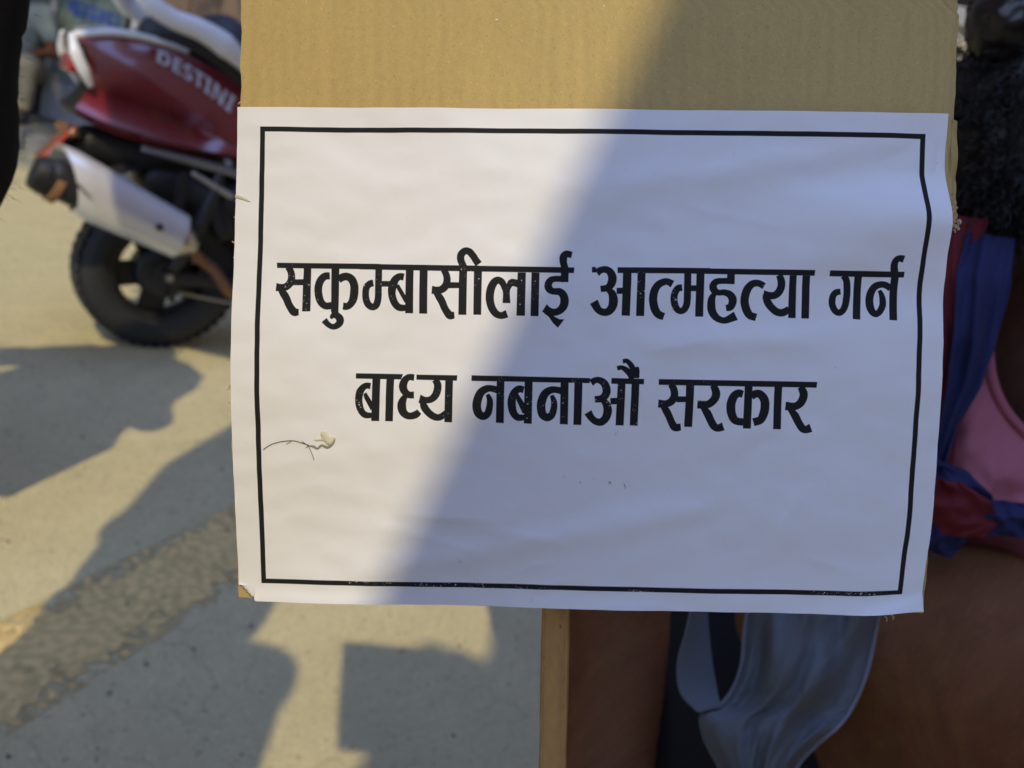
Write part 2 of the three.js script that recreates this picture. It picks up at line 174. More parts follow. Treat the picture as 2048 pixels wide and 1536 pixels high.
const INK_STROKES = [[-125.7,-38.6,2.5,-124.5,-36.9,2.8,-124.0,-34.4,3.0,-124.5,-32.0,3.2,-126.2,-30.3,3.1,-128.3,-30.0,2.9,-130.3,-30.1,3.4],[-129.1,-29.5,1.4,-127.3,-27.7,3.0,-125.8,-25.5,3.1,-124.8,-23.2,3.0,-123.7,-21.3,3.1,-122.3,-19.8,3.4,-120.5,-19.8,2.6],[-108.0,-35.2,2.9,-110.0,-35.0,3.1,-111.6,-33.5,3.2,-112.5,-31.0,3.2,-112.6,-28.5,3.2,-112.1,-25.7,3.2,-111.0,-23.6,3.0,-109.2,-22.5,2.9,-107.0,-22.8,3.0],[-104.2,-33.6,3.0,-102.6,-34.7,3.2,-100.7,-35.0,3.2,-98.7,-33.9,3.3,-97.6,-31.5,3.4,-97.5,-28.7,3.5,-97.9,-25.7,3.4,-98.9,-23.6,3.0,-100.4,-22.5,2.9,-102.1,-22.6,3.0],[-107.0,-17.3,1.1,-106.2,-18.5,2.2,-104.5,-18.5,2.8,-103.2,-17.1,3.2,-103.3,-15.5,3.0,-104.7,-14.2,2.6,-106.3,-13.9,2.3,-108.1,-14.8,2.3,-109.8,-16.6,2.6],[-89.5,-32.4,2.8,-90.9,-32.1,2.8,-92.3,-30.7,2.8,-92.7,-28.2,2.8,-92.5,-25.8,2.9,-91.6,-23.6,2.9,-89.9,-22.4,2.8,-88.3,-23.0,2.9,-87.5,-25.0,2.9,-87.2,-28.3,2.8],[-76.7,-35.1,2.9,-78.4,-35.3,2.9,-80.1,-34.2,3.2,-81.2,-31.7,3.6,-81.6,-28.7,3.2,-81.1,-26.0,3.1,-79.8,-23.5,3.0,-78.2,-22.3,2.9,-75.7,-22.2,2.5],[-60.1,-38.4,2.5,-59.0,-36.6,2.8,-58.5,-34.2,3.0,-59.0,-31.8,3.2,-60.8,-30.1,3.1,-62.9,-29.8,2.9,-64.8,-29.9,3.4],[-63.7,-29.0,1.4,-61.9,-27.3,3.0,-60.5,-25.1,3.1,-59.5,-22.8,3.0,-58.4,-20.9,3.1,-57.0,-19.4,3.4,-55.2,-19.5,2.6],[-51.4,-39.3,2.8,-52.9,-42.5,3.0,-52.8,-44.9,3.1,-51.2,-46.4,2.9,-49.4,-46.1,2.9,-47.8,-44.4,2.9,-46.6,-42.6,2.9,-45.4,-41.0,3.1],[-33.2,-20.4,3.2,-35.6,-19.6,2.8,-37.8,-20.4,3.0,-39.4,-22.5,3.2,-40.3,-25.2,3.3,-40.5,-27.9,3.4,-40.0,-31.0,3.4,-38.8,-33.4,3.2,-37.2,-34.4,2.9,-35.5,-33.5,2.8,-34.4,-31.3,2.5,-33.7,-29.1,2.6,-33.5,-24.9,3.1],[-33.4,-24.9,3.1,-33.2,-29.2,2.1,-32.9,-31.3,2.3,-31.7,-33.3,2.9,-30.3,-33.4,3.0,-28.4,-32.8,2.9],[-7.8,-35.2,2.5,-13.7,-35.2,2.5,-15.5,-34.2,2.9,-16.2,-32.4,3.1,-15.5,-30.8,3.1,-13.9,-30.0,2.7,-11.4,-29.9,3.0,-9.8,-28.5,3.3,-9.2,-26.2,3.5,-9.7,-23.8,3.4,-11.3,-22.0,3.0,-13.5,-21.3,2.9,-15.7,-21.9,2.9,-17.6,-23.0,3.7],[-9.2,-39.6,2.9,-10.0,-42.3,3.0,-9.9,-44.5,3.2,-8.7,-45.7,2.8,-6.5,-45.3,2.6],[4.0,-38.0,3.2,5.6,-39.1,2.7,7.7,-39.4,2.8,9.5,-38.4,3.1,10.5,-36.1,3.5,10.1,-33.6,3.4,8.6,-31.8,2.8,5.7,-31.3,2.6],[8.8,-31.0,2.1,10.4,-29.5,3.1,11.1,-27.0,3.7,10.8,-24.2,3.6,9.3,-22.1,3.2,7.2,-21.6,3.0,4.9,-22.7,3.0,3.0,-25.9,3.6],[35.5,-33.7,3.0,33.5,-34.7,2.7,31.4,-34.4,2.9,29.4,-33.1,3.1,28.1,-30.8,3.3,27.6,-28.0,3.4,27.8,-25.5,3.4,28.6,-22.9,3.4,30.1,-21.0,3.2,32.3,-20.2,3.0],[39.6,-32.3,2.7,37.9,-32.0,2.8,36.7,-30.2,2.8,36.3,-27.9,2.9,36.7,-25.3,2.9,37.8,-23.3,2.7,39.3,-22.6,2.6,40.8,-23.4,2.8,41.7,-25.4,2.9,41.9,-28.0,2.9],[61.4,-35.4,2.4,55.1,-35.3,2.5,53.2,-34.5,2.8,52.5,-32.9,3.1,53.2,-31.3,3.0,54.9,-30.5,2.4,57.3,-30.6,2.5,59.5,-29.8,3.0,60.8,-28.0,3.4,60.7,-25.9,3.2,59.8,-24.5,3.0,58.2,-24.2,2.5],[53.8,-30.8,1.3,52.3,-28.4,2.8,52.0,-25.5,3.4,52.4,-22.8,3.4,53.8,-20.5,3.1,55.9,-19.2,2.7,58.3,-19.1,2.7,62.3,-21.0,3.8],[73.7,-33.5,2.8,71.5,-34.6,2.7,69.3,-34.5,2.9,67.5,-33.1,3.2,66.3,-30.7,3.4,65.8,-27.8,3.4,66.1,-25.2,3.4,67.0,-22.8,3.4,68.2,-21.2,3.2,70.7,-20.4,3.1],[79.8,-38.1,2.5,80.7,-36.0,3.1,80.9,-33.6,3.2,80.0,-31.2,3.2,78.2,-29.7,3.0,75.8,-29.6,3.0,73.5,-30.0,3.5],[74.6,-30.1,2.7,75.2,-27.4,3.2,76.7,-25.1,3.2,78.9,-23.1,3.1,81.0,-22.5,3.1,82.8,-23.0,3.0,84.4,-24.3,2.5],[106.8,-38.3,2.6,108.1,-36.4,2.8,108.5,-33.7,2.9,108.6,-31.3,2.9,108.4,-28.6,2.9,108.0,-26.1,2.8,107.0,-23.9,2.7,105.5,-22.9,2.6,103.8,-23.7,2.7,102.7,-25.8,2.8,102.5,-28.0,2.8,103.0,-30.2,2.7,104.2,-31.4,2.6,105.9,-31.7,2.4],[126.7,-33.4,2.6,124.6,-34.7,2.6,122.4,-34.9,2.7,120.2,-33.9,3.0,118.7,-31.4,3.2,118.1,-28.2,3.3,118.5,-25.3,3.2,119.5,-23.3,2.9,120.9,-22.6,2.6,122.4,-23.8,2.6,123.5,-26.1,2.7,123.6,-28.6,2.6,123.1,-30.8,2.1,122.2,-32.5,1.4],[127.9,-38.9,3.0,127.2,-41.8,3.0,127.2,-43.8,2.8,127.9,-45.2,2.6,129.1,-45.6,2.6,130.7,-45.3,2.8],[-90.1,10.8,2.6,-91.7,10.6,2.5,-93.3,11.5,2.7,-94.5,13.4,3.1,-95.0,16.2,3.0,-94.7,19.1,3.0,-93.8,21.5,2.8,-92.1,23.0,2.7,-89.3,23.1,2.1],[-71.8,6.9,2.7,-74.0,6.8,2.6,-75.6,8.1,3.0,-76.4,10.5,3.4,-75.7,12.8,3.1,-73.9,14.2,2.8,-71.8,14.2,2.9],[-75.1,14.3,1.9,-76.5,16.7,3.1,-76.9,19.0,3.7,-76.3,21.4,3.4,-74.6,22.9,3.0,-72.7,23.1,2.9,-70.8,22.4,3.0,-69.5,21.2,2.4],[-63.0,7.7,2.6,-61.9,9.5,3.1,-61.9,11.9,3.2,-62.8,14.3,3.1,-64.7,16.0,2.8,-67.1,16.3,2.7,-69.4,15.8,3.6],[-68.2,16.5,2.1,-67.5,18.9,3.1,-66.1,21.0,3.1,-63.9,22.9,3.0,-61.8,23.6,2.8,-60.1,23.1,2.7,-58.2,21.5,2.3],[-36.7,11.6,2.9,-39.2,11.0,2.7,-41.4,11.2,3.0,-43.7,12.8,3.4,-45.0,15.9,3.6,-45.3,19.0,3.6,-44.5,21.6,3.5,-42.6,22.8,3.2,-40.7,21.6,3.0,-39.9,18.5,2.7,-39.9,15.8,2.4,-40.9,13.5,1.5],[-25.7,11.4,2.7,-27.7,11.0,2.9,-29.6,12.6,3.1,-30.6,15.6,3.4,-30.5,18.7,3.4,-29.7,21.4,3.1,-27.9,23.1,2.9,-24.9,23.0,2.3],[-9.7,11.6,2.9,-12.1,11.1,2.7,-14.4,11.3,3.0,-16.7,12.9,3.4,-18.0,16.0,3.6,-18.2,19.0,3.6,-17.5,21.7,3.5,-15.5,22.9,3.2,-13.7,21.7,3.0,-12.8,18.6,2.7,-12.9,15.9,2.4,-13.9,13.5,1.5],[2.5,7.9,3.0,4.1,6.9,2.5,6.0,6.8,2.7,8.2,8.3,3.2,9.1,11.2,3.4,8.3,13.5,3.2,6.6,14.6,2.9,4.2,14.8,2.7],[7.4,15.0,2.1,9.1,16.9,3.1,9.8,19.6,3.6,9.1,22.6,3.4,7.2,24.4,3.2,4.9,24.2,2.9,3.0,22.7,2.9,1.5,20.4,3.4],[20.4,5.8,4.6,18.9,4.0,2.9,16.9,2.2,2.3,15.0,1.3,1.8,13.3,1.7,1.9],[21.0,5.6,3.8,20.0,2.2,2.5,18.8,-0.0,2.2,17.2,-1.5,1.8,15.6,-1.2,1.8],[21.0,5.6,2.9,21.2,3.4,2.9,21.3,1.8,2.4,21.1,1.0,1.5],[36.0,8.0,2.7,37.2,10.2,3.0,37.5,12.8,3.1,36.4,15.1,3.2,34.1,16.3,3.0,30.9,16.2,3.4],[32.3,16.8,1.7,34.2,19.0,3.0,35.6,21.5,3.0,36.8,24.1,3.0,38.3,26.2,3.3,40.7,26.0,2.9],[53.4,8.1,2.7,54.6,10.5,3.3,54.7,12.7,3.4,53.4,14.9,3.3,51.1,16.3,3.2,47.2,16.3,3.4],[49.1,17.0,1.9,51.4,19.8,3.2,52.9,22.7,3.2,54.3,25.1,3.2,56.0,26.2,3.0,58.4,25.4,3.5],[66.0,11.7,2.9,64.1,11.3,3.2,62.3,12.6,3.5,61.3,15.2,3.7,61.2,17.8,3.7,61.9,20.7,3.5,63.5,22.9,3.2,66.8,23.4,3.0],[69.7,12.6,3.2,71.3,11.5,3.2,73.3,11.6,3.3,75.2,13.8,3.6,75.6,16.8,3.7,75.1,19.8,3.7,73.8,22.4,3.3,70.9,23.4,3.4],[90.2,8.3,2.7,91.5,10.9,3.3,91.4,13.2,3.4,90.2,15.4,3.3,87.9,16.6,3.2,84.3,16.4,3.6],[85.9,17.3,1.9,88.4,20.3,3.2,90.0,23.2,3.2,91.6,25.6,3.2,93.1,26.3,3.0,95.3,25.5,3.6]];
// ---------- the placard ----------
const PC = V(0.02666, 1.13497, -0.31994), PX = V(0.95581, 0.28586, -0.06861).normalize(), PN = V(-0.00515, 0.24965, 0.96832).normalize(), PY = PN.clone().cross(PX);
PX.copy(PY).cross(PN);
const placard = thing('protest_placard', 'cardboard placard on a wooden stick with a white sheet of black printed words', 'placard');
placard.matrix.makeBasis(PX, PY, PN); placard.quaternion.setFromRotationMatrix(placard.matrix); placard.position.copy(PC);
// u to the right, v down, both in millimetres from the middle of the sheet
function bow(u, v) {
  const t = (u + 148.5) / 297, dl = 9.5 * gauss(v - 12, 70), dm = 5.5 * gauss(v + 5, 95), dr = 4 * gauss(v - 10, 75);
  const w0 = Math.pow(Math.max(0, 1 - 2 * t), 1.3), w2 = Math.pow(Math.max(0, 2 * t - 1), 1.3);
  return dl * w0 + dr * w2 + dm * (1 - w0 - w2);
}
const cardMap = dataMap(1024, 1024, (x, y, i, j) => {
  const fib = tiled(x, y, 190, 3) * 0.5 + tiled(x, y, 70, 8) * 0.35, fl = Math.sin(x * Math.PI * 2 * 46 + tiled(x, y, 9, 2) * 2) * 0.3 + tiled(x, y * 0.05, 60, 14) * 0.7;
  const big = tiled(x, y, 4, 6) * 0.03; let v = 1 + fib * 0.05 + fl * 0.03 + big + (rnd() - 0.5) * 0.05;
  const q = tiled(x, y, 210, 41); if (q > 0.68) v -= 0.13; if (tiled(x, y, 200, 52) > 0.7) v += 0.1;
  return [0.735 * v, 0.638 * v, 0.408 * v];
});
const cardBump = dataMap(1024, 256, (x, y) => { const q = 0.55 + 0.9 * tiled(x, y * 0.3, 7, 33), v = 0.5 + 0.3 * clamp(q, 0, 1) * Math.sin(x * Math.PI * 2 * 46 + 1.6 * tiled(x, y, 3, 90)) + 0.12 * tiled(x, y, 120, 5) + 0.25 * tiled(x, y, 9, 18); return [v, v, v]; }, false);
const CARD = mat([1, 1, 1], 0.95, { map: cardMap, bumpMap: cardBump, bumpScale: 0.00018 });
const cardL = (v) => lerp(-147.6, -149.3, smooth(-170, 40, v)) + 0.5 * n2(v * 0.05, 3) + 0.35 * n2(v * 0.3, 9);
const cardR = (v) => lerp(146.6, 152.4, smooth(-152, -148, v)) - 4.2 * smooth(-64, -56, v) + 1.2 * smooth(50, 90, v) + 0.4 * n2(v * 0.06, 13) + 0.3 * n2(v * 0.35, 19) - 0.9 * smooth(80, 104, v);
const CT = -170, CB = 105.4;
const cardZ = (u, v) => bow(u, v) * 0.92 - 1.1 - 1.1 * gauss(u - 145.4, 1.1) - 0.32 * Math.max(0, u - 146.4) - 0.35 * gauss(u - 62, 1.2) - 0.28 * gauss(u - 95, 1.4) + 0.12 * n2(u * 0.02, v * 0.02 + 40);
part('cardboard_sheet', sheet((s, t) => { const v = lerp(CT, CB, t) + (t > 0.999 ? 0.5 * n2(s * 30, 2) : 0), a = cardL(v), b = cardR(v), u = lerp(a, b, s < 0.93 ? s / 0.93 * 0.955 : 0.955 + (s - 0.93) / 0.07 * 0.045); return V(u, -v, cardZ(u, v)).multiplyScalar(0.001); }, 150, 60, 0.003, (s, t) => [s, t * 0.92]), CARD, placard);
{ // torn outer ply at the right edge, its end shredded
  const f = (s, t) => {
    const v = lerp(-168, -60.5, t), frayed = smooth(0.84, 1, t), w0 = 146.8 + 1.0 * t, w1 = lerp(152.6, 156.8, smooth(0.45, 1, t)) + 0.35 * n2(t * 20, 5) + frayed * 0.9 * n2(t * 60, 1);
    const u = lerp(w0, w1, s), dv = frayed * 2.2 * n2(s * 7, 22);
    return V(u, -(v + dv), -2.2 - 2.0 * s * s - 1.2 * t + frayed * (1.6 * n2(s * 5, t * 70) + 1.0 * n2(s * 11, t * 120))).multiplyScalar(0.001);
  };
  part('torn_flap', sheet(f, 12, 120, 0.0008, (s, t) => [0.9 + s * 0.02, t * 0.4]), CARD, placard);
  const g = (s, t) => { const v = lerp(-104, -74, t); return V(lerp(151.4, 154.4 + 0.6 * Math.sin(t * 3.1), s), -v, -1.4 - 2.2 * s - 0.6 * Math.sin(t * 9)).multiplyScalar(0.001); };
  part('torn_flap', sheet(g, 4, 20, 0.0006, (s, t) => [0.93 + s * 0.02, t * 0.1]), CARD, placard);
  const tuft = []; for (let k = 0; k < 26; k++) { const left = k < 12, v = left ? -50 + rnd() * 150 - 60 : [-61, -60, -63, 106.4][k % 4] + rnd() * 1.5, u = left ? cardL(v) : k % 4 === 3 ? 132 + rnd() * 4 : 151.5 + rnd() * 4, L = 0.8 + rnd() * 1.8, z = cardZ(clamp(u, -148, 148), v) - 1; const d = left ? -1 : 1; tuft.push(tube([[u, -v, z], [u + d * L * 0.5, -v - (rnd() - 0.3) * L, z + 0.5], [u + d * L * (left ? 0.9 : 0.5), -v - (rnd() - 0.1) * L * 1.6, z + rnd()]].map((q) => V(...q).multiplyScalar(0.001)), 0.00012 + rnd() * 0.0002, 5, 5)); }
  part('paper_fibres', tuft, mat([0.55, 0.42, 0.24], 0.95), placard).userData.kind = 'stuff';
}
const PAPER_W = 2048, PAPER_H = 1460, MM = PAPER_W / 297;
const paperMap = canvasMap(PAPER_W, PAPER_H, (g, w, h) => {
  g.fillStyle = 'rgb(233,232,232)'; g.fillRect(0, 0, w, h);
  const X = (u) => (u + 148.5) * MM, Y = (v) => (v + 105.9) * MM;
  for (let k = 0; k < 900; k++) { const a = rnd() * 0.05; g.fillStyle = rnd() < 0.5 ? `rgba(200,196,185,${a})` : `rgba(255,255,255,${a})`; g.beginPath(); g.ellipse(rnd() * w, rnd() * h, 2 + rnd() * 9, 2 + rnd() * 6, rnd() * 3, 0, 7); g.fill(); }
  // faint smudges
  for (const [u, v, r, a] of [[-1.2, 50.5, 0.8, 0.35], [11.6, 50.3, 1.0, 0.55], [17.8, 51.7, 0.7, 0.35], [-8, 48, 1.2, 0.1], [5, 49, 0.9, 0.12], [104, 0, 0.5, 0.4], [36, 53, 0.6, 0.12], [14, 29, 1.3, 0.14], [-52, 86, 1.2, 0.1], [-21, 103, 1.2, 0.12], [60, -88, 0.7, 0.12], [-76, -60, 0.5, 0.18]]) { for (let q = 0; q < 9; q++) { g.fillStyle = `rgba(70,72,80,${a * (0.15 + rnd() * 0.3)})`; g.beginPath(); g.ellipse(X(u + (rnd() - 0.5) * r), Y(v + (rnd() - 0.5) * r * 1.4), r * MM * 0.25, r * MM * 0.35, rnd() * 3, 0, 7); g.fill(); } }
  g.strokeStyle = 'rgba(70,72,80,0.5)'; g.lineWidth = 1.6; g.beginPath(); g.moveTo(X(17.4), Y(50.6)); g.lineTo(X(18.3), Y(52)); g.lineTo(X(18), Y(53.2)); g.stroke();
  g.fillStyle = g.strokeStyle = 'rgb(15,15,16)';
  // border
  g.lineJoin = 'miter'; g.lineWidth = 2.05 * MM; g.strokeRect(X(-137.5), Y(-96.6), 276.2 * MM, 193.4 * MM);
  for (const q of INK_BLOCKS) { g.beginPath(); for (let i = 0; i < q.length; i += 2) g.lineTo(X(q[i]), Y(q[i + 1])); g.closePath(); g.fill(); }
  for (const q of INK_STROKES) {
    const c = []; for (let i = 0; i < q.length; i += 3) c.push(V(q[i], q[i + 1], q[i + 2]));
    const N = c.length * 8, at = (t) => { const f = t * (c.length - 1), k = Math.min(c.length - 2, Math.floor(f)), x = f - k, p0 = c[Math.max(0, k - 1)], p1 = c[k], p2 = c[k + 1], p3 = c[Math.min(c.length - 1, k + 2)]; const cr = (a, b, d, e) => 0.5 * (2 * b + (d - a) * x + (2 * a - 5 * b + 4 * d - e) * x * x + (3 * b - a - 3 * d + e) * x * x * x); return [cr(p0.x, p1.x, p2.x, p3.x), cr(p0.y, p1.y, p2.y, p3.y), cr(p0.z, p1.z, p2.z, p3.z)]; };
    const Lf = [], Rt = [];
    for (let i = 0; i <= N; i++) { const a = at(i / N), b0 = at(Math.max(0, (i - 0.5) / N)), b1 = at(Math.min(1, (i + 0.5) / N)); let dx = b1[0] - b0[0], dy = b1[1] - b0[1]; const l = Math.hypot(dx, dy) || 1; dx /= l; dy /= l; Lf.push([a[0] - dy * a[2] / 2, a[1] + dx * a[2] / 2]); Rt.unshift([a[0] + dy * a[2] / 2, a[1] - dx * a[2] / 2]); }
    g.beginPath(); for (const [x, y] of Lf.concat(Rt)) g.lineTo(X(x), Y(y)); g.closePath(); g.fill('nonzero');
  }
  // toner that flaked off in specks
  const spot = (u, v, r) => { g.fillStyle = `rgba(226,225,226,${0.35 + rnd() * 0.55})`; g.beginPath(); g.ellipse(X(u), Y(v), r * MM, r * MM * (0.4 + rnd() * 0.8), rnd() * 3, 0, 7); g.fill(); };
  const clusters = [[-117, -26, 5], [-87, -28, 7], [-31, -30, 6], [-20, -30, 4], [-1, -24, 4], [23, -33, 5], [35, -27, 4], [75, -28, 6], [-97, 16, 5], [-60, 18, 5], [-34, 12, 5], [-22, 18, 5], [-12, 20, 6], [-3, 4, 4], [10, 14, 6], [22, 22, 5], [33, 5, 6], [48, 10, 5], [30, 14, 4], [-50, -36, 5], [-126, -34, 6], [-40, 97, 14], [-20, 98, 12], [-5, 99, 12], [10, 99, 8], [-90, 96.4, 10], [-62, 96.6, 10], [110, 96.8, 12], [122, 96.8, 8], [26, 97.5, 6]];
  for (const [u, v, r] of clusters) for (let k = 0; k < 42; k++) { const a = rnd() * 6.28, q = Math.sqrt(rnd()) * r; spot(u + Math.cos(a) * q, v + Math.sin(a) * q * (v > 90 ? 0.1 : 1.2), 0.10 + rnd() * rnd() * 0.30); }
  for (let k = 0; k < 900; k++) spot(-130 + rnd() * 262, rnd() < 0.5 ? -47 + rnd() * 33 : 0 + rnd() * 28, 0.05 + rnd() * 0.06);
});
paperMap.wrapS = paperMap.wrapT = THREE.ClampToEdgeWrapping;
const paperBump = dataMap(1024, 730, (x, y) => { const v = 0.5 + 0.25 * n2(x * 40, y * 28) + (rnd() - 0.5) * 0.1; return [v, v, v]; }, false);
const PAPER = mat([1, 1, 1], 0.86, { map: paperMap, bumpMap: paperBump, bumpScale: 0.00004 });
function paperZ(u, v) {
  let z = bow(u, v) + 0.75;
  const right = smooth(60, 140, u);
  z += right * (5.2 * gauss(v + 62, 14) - 2.6 * gauss(v + 86, 13) - 1.2 * gauss(v + 30, 16));
  z += 0.7 * n2(u * 0.012 + 3, v * 0.02) + 0.26 * n2(u * 0.04, v * 0.06 + 8) + 0.05 * n2(u * 0.12, v * 0.16);
  z += 1.5 * gauss(v + 72 + u * 0.16, 7) * smooth(-60, 60, u) * (1 - smooth(110, 150, u)) + 0.9 * gauss(v + 55 - u * 0.1, 6) * smooth(20, 120, u);       // shallow buckles
  z += 1.3 * gauss(v + 8 + u * 0.05, 6) * smooth(0, 40, u) * (1 - smooth(70, 120, u)) + 1.1 * gauss(v - 72 + u * 0.22, 6) * smooth(-120, -50, u) * (1 - smooth(30, 80, u));
  z += 0.5 * gauss(v - 78 - u * 0.15, 2.2) * gauss(u + 25, 18) + 0.5 * gauss(v - 92 + u * 0.3, 2.0) * gauss(u + 15, 14) + 0.4 * gauss(v - 70 - u * 0.05, 1.8) * gauss(u + 55, 20);
  for (const [u0, v0, du, dv, L, h, w] of [[-60, 78, 1, 0.28, 30, 0.5, 1.1], [40, -8, 1, -0.2, 26, 0.45, 1.0], [88, 62, 0.5, -0.9, 16, 0.45, 1.0], [104, 84, 1, 0.25, 18, 0.4, 0.9], [-20, 88, 1, -0.35, 15, 0.45, 0.9], [60, -62, 1, 0.22, 34, 0.5, 1.3], [-112, -30, 0.3, 1, 18, 0.3, 1.0]]) { const l = Math.hypot(du, dv), a = ((u - u0) * du + (v - v0) * dv) / l, b = (-(u - u0) * dv + (v - v0) * du) / l + 0.8 * n2(a * 0.08, u0); if (Math.abs(a) < L * 2) z += h * gauss(a, L * 0.6) * Math.exp(-Math.abs(b) / w); }
  z += 1.5 * Math.pow(smooth(97, 106, v), 2) * (0.6 + 0.5 * Math.sin(u * 0.05 + 1)) + 2.6 * smooth(96, 106, v) * smooth(110, 148, u);
  z += 0.9 * gauss(v - 104 + (u - 130) * 0.35, 2.5) * smooth(95, 125, u);
  return Math.max(z, cardZ(u, v) + 0.35);
}
const paper = part('paper_sheet', sheet((s, t) => {
  let u = lerp(-148.5, 148.5, s), v = lerp(-105.9, 105.9, t), lift = 0;
  u += -2.8 * smooth(60, 104, v) * smooth(100, 148, u); v += -3.0 * smooth(115, 148, u) * smooth(85, 106, v);
  const d = ((-u - 148.5) + (v - 105.9) + 7.2) / Math.SQRT2;       // lower left corner is folded over
  let uu = u, vv = v;
  if (d > 0) { uu = u + 2 * d / Math.SQRT2; vv = v - 2 * d / Math.SQRT2; lift = 0.3 + 0.6 * Math.min(1, d); }
  return V(uu, -vv, paperZ(uu, vv) + lift).multiplyScalar(0.001);
}, 200, 150, 0, (s, t) => [s, 1 - t]), PAPER, placard);
{ // a pale flake of straw stuck under glue and two fibres
  const on = (u, v, h = 0.25) => V(u, -v, paperZ(u, v) + h).multiplyScalar(0.001);
  const dark = mat([0.10, 0.085, 0.075], 0.8), pale = mat([0.66, 0.62, 0.46], 0.75);
  part('fibre', tube([[-135.4, 38.4], [-132, 36.2], [-127, 34.8], [-122, 34.5], [-119, 35.4], [-116, 36.2]].map(([u, v]) => on(u, v)), 0.00016, 30, 5), dark, paper);
  part('fibre', tube([[-119, 34.6], [-116.4, 36.6], [-115, 39.2], [-113.9, 42.6]].map(([u, v]) => on(u, v)), 0.00014, 20, 5), dark, paper);
  part('fibre', tube([[-125.6, 36.0], [-124.4, 35.3], [-123.6, 34.8]].map(([u, v]) => on(u, v)), 0.00012, 8, 5), dark, paper);
  part('fibre', taper([[-117.6, 37.6, 0, 0.1], [-116, 36.6, 0, 0.25], [-114, 36.8, 0, 0.55], [-112.4, 37.6, 0, 0.4], [-110.6, 36.2, 0, 0.5], [-108, 37.0, 0, 0.6], [-105.6, 35, 0, 0.4], [-104.8, 33, 0, 0.1]].map(([u, v, , r]) => { const p = on(u, v, 0.2); return [p.x, p.y, p.z, r * 0.001]; }), 40, 8, 0.35), mat([0.27, 0.25, 0.21], 0.8), paper);
  const fl = boneSkin([[V(-109.5, -31.5, 0), V(-107.4, -34.2, 0), 1.6, 1.7], [V(-107.4, -34.2, 0), V(-106, -33.2, 0), 1.5, 1.0], [V(-113.5, -34, 0), V(-108, -33.5, 0), 0.4, 0.8]], 0.35, 0.8); fl.scale(0.001, 0.001, 0.0004); fl.translate(0, 0, (paperZ(-108, 33) + 0.15) * 0.001);
  part('straw_flake', fl, pale, paper);
  part('glue_smear', taper([[-148.6, -68.4, 0, 0.9], [-146, -67.6, 0, 0.8], [-143.4, -66.6, 0, 0.6], [-142, -65.9, 0, 0.15]].map(([u, v, , r]) => { const p = on(u, v, 0.15); return [p.x, p.y, p.z, r * 0.001]; }), 24, 8, 0.4), mat([0.62, 0.60, 0.47], 0.45), paper);
  const chips = [[-39.6, -143, 0.55], [5.2, -149, 0.3], [-83, -140, 0.3], [-120, -150, 0.25]];
  for (const [u, v, r] of chips) { const s = new THREE.IcosahedronGeometry(r * 0.001, 1); s.scale(1, 0.8, 0.5); s.translate(u * 0.001, -v * 0.001, (cardZ(u, v) + 0.1) * 0.001); part('paper_chip', s, mat([0.8, 0.76, 0.66], 0.8), placard); }
}
const woodMap = dataMap(128, 1024, (x, y) => { const v = 0.6 + 0.08 * tiled(x, y * 0.02, 14, 3) + 0.05 * tiled(x, y, 26, 9) + (rnd() - 0.5) * 0.03 - (tiled(x, y, 40, 12) > 0.72 ? 0.2 : 0); return [v * 1.12, v * 0.86, v * 0.5]; });
part('stick', sheet((s, t) => { // a squared batten with softened edges
  const a = s * Math.PI * 2, sq = (c) => Math.sign(c) * Math.pow(Math.abs(c), 0.35), w = 6.35 + 0.2 * n2(t * 6, 1) + 0.12 * n2(t * 30, 7);
  return V(-9.55 - 1.2 * t + sq(Math.cos(a)) * w, -lerp(40, 690, t), -13.5 - 3 * t - sq(Math.sin(a)) * 5.5).multiplyScalar(0.001);
}, 28, 80, 0, (s, t) => [s, t * 3]), mat([1, 1, 1], 0.6, { map: woodMap }), placard);
// ---------- people ----------
const skinMap = dataMap(512, 512, (x, y) => { const v = 0.9 + 0.07 * tiled(x, y, 9, 71) + 0.05 * tiled(x, y, 40, 81) + (rnd() - 0.5) * 0.08; return [v, v * (0.98 + 0.05 * tiled(x, y, 6, 17)), v * 0.97]; });
skinMap.repeat.set(4, 4);
const SKIN = phys([0.20, 0.086, 0.036], 0.75, { specularIntensity: 0.35, map: skinMap, bumpMap: skinMap, bumpScale: 0.0003 }), SKIN_DARK = phys([0.08, 0.036, 0.02], 0.75, { specularIntensity: 0.35, map: skinMap }), HAIR = mat([0.006, 0.0055, 0.0055], 0.55);
const cloth = (c) => mat(c, 0.92);
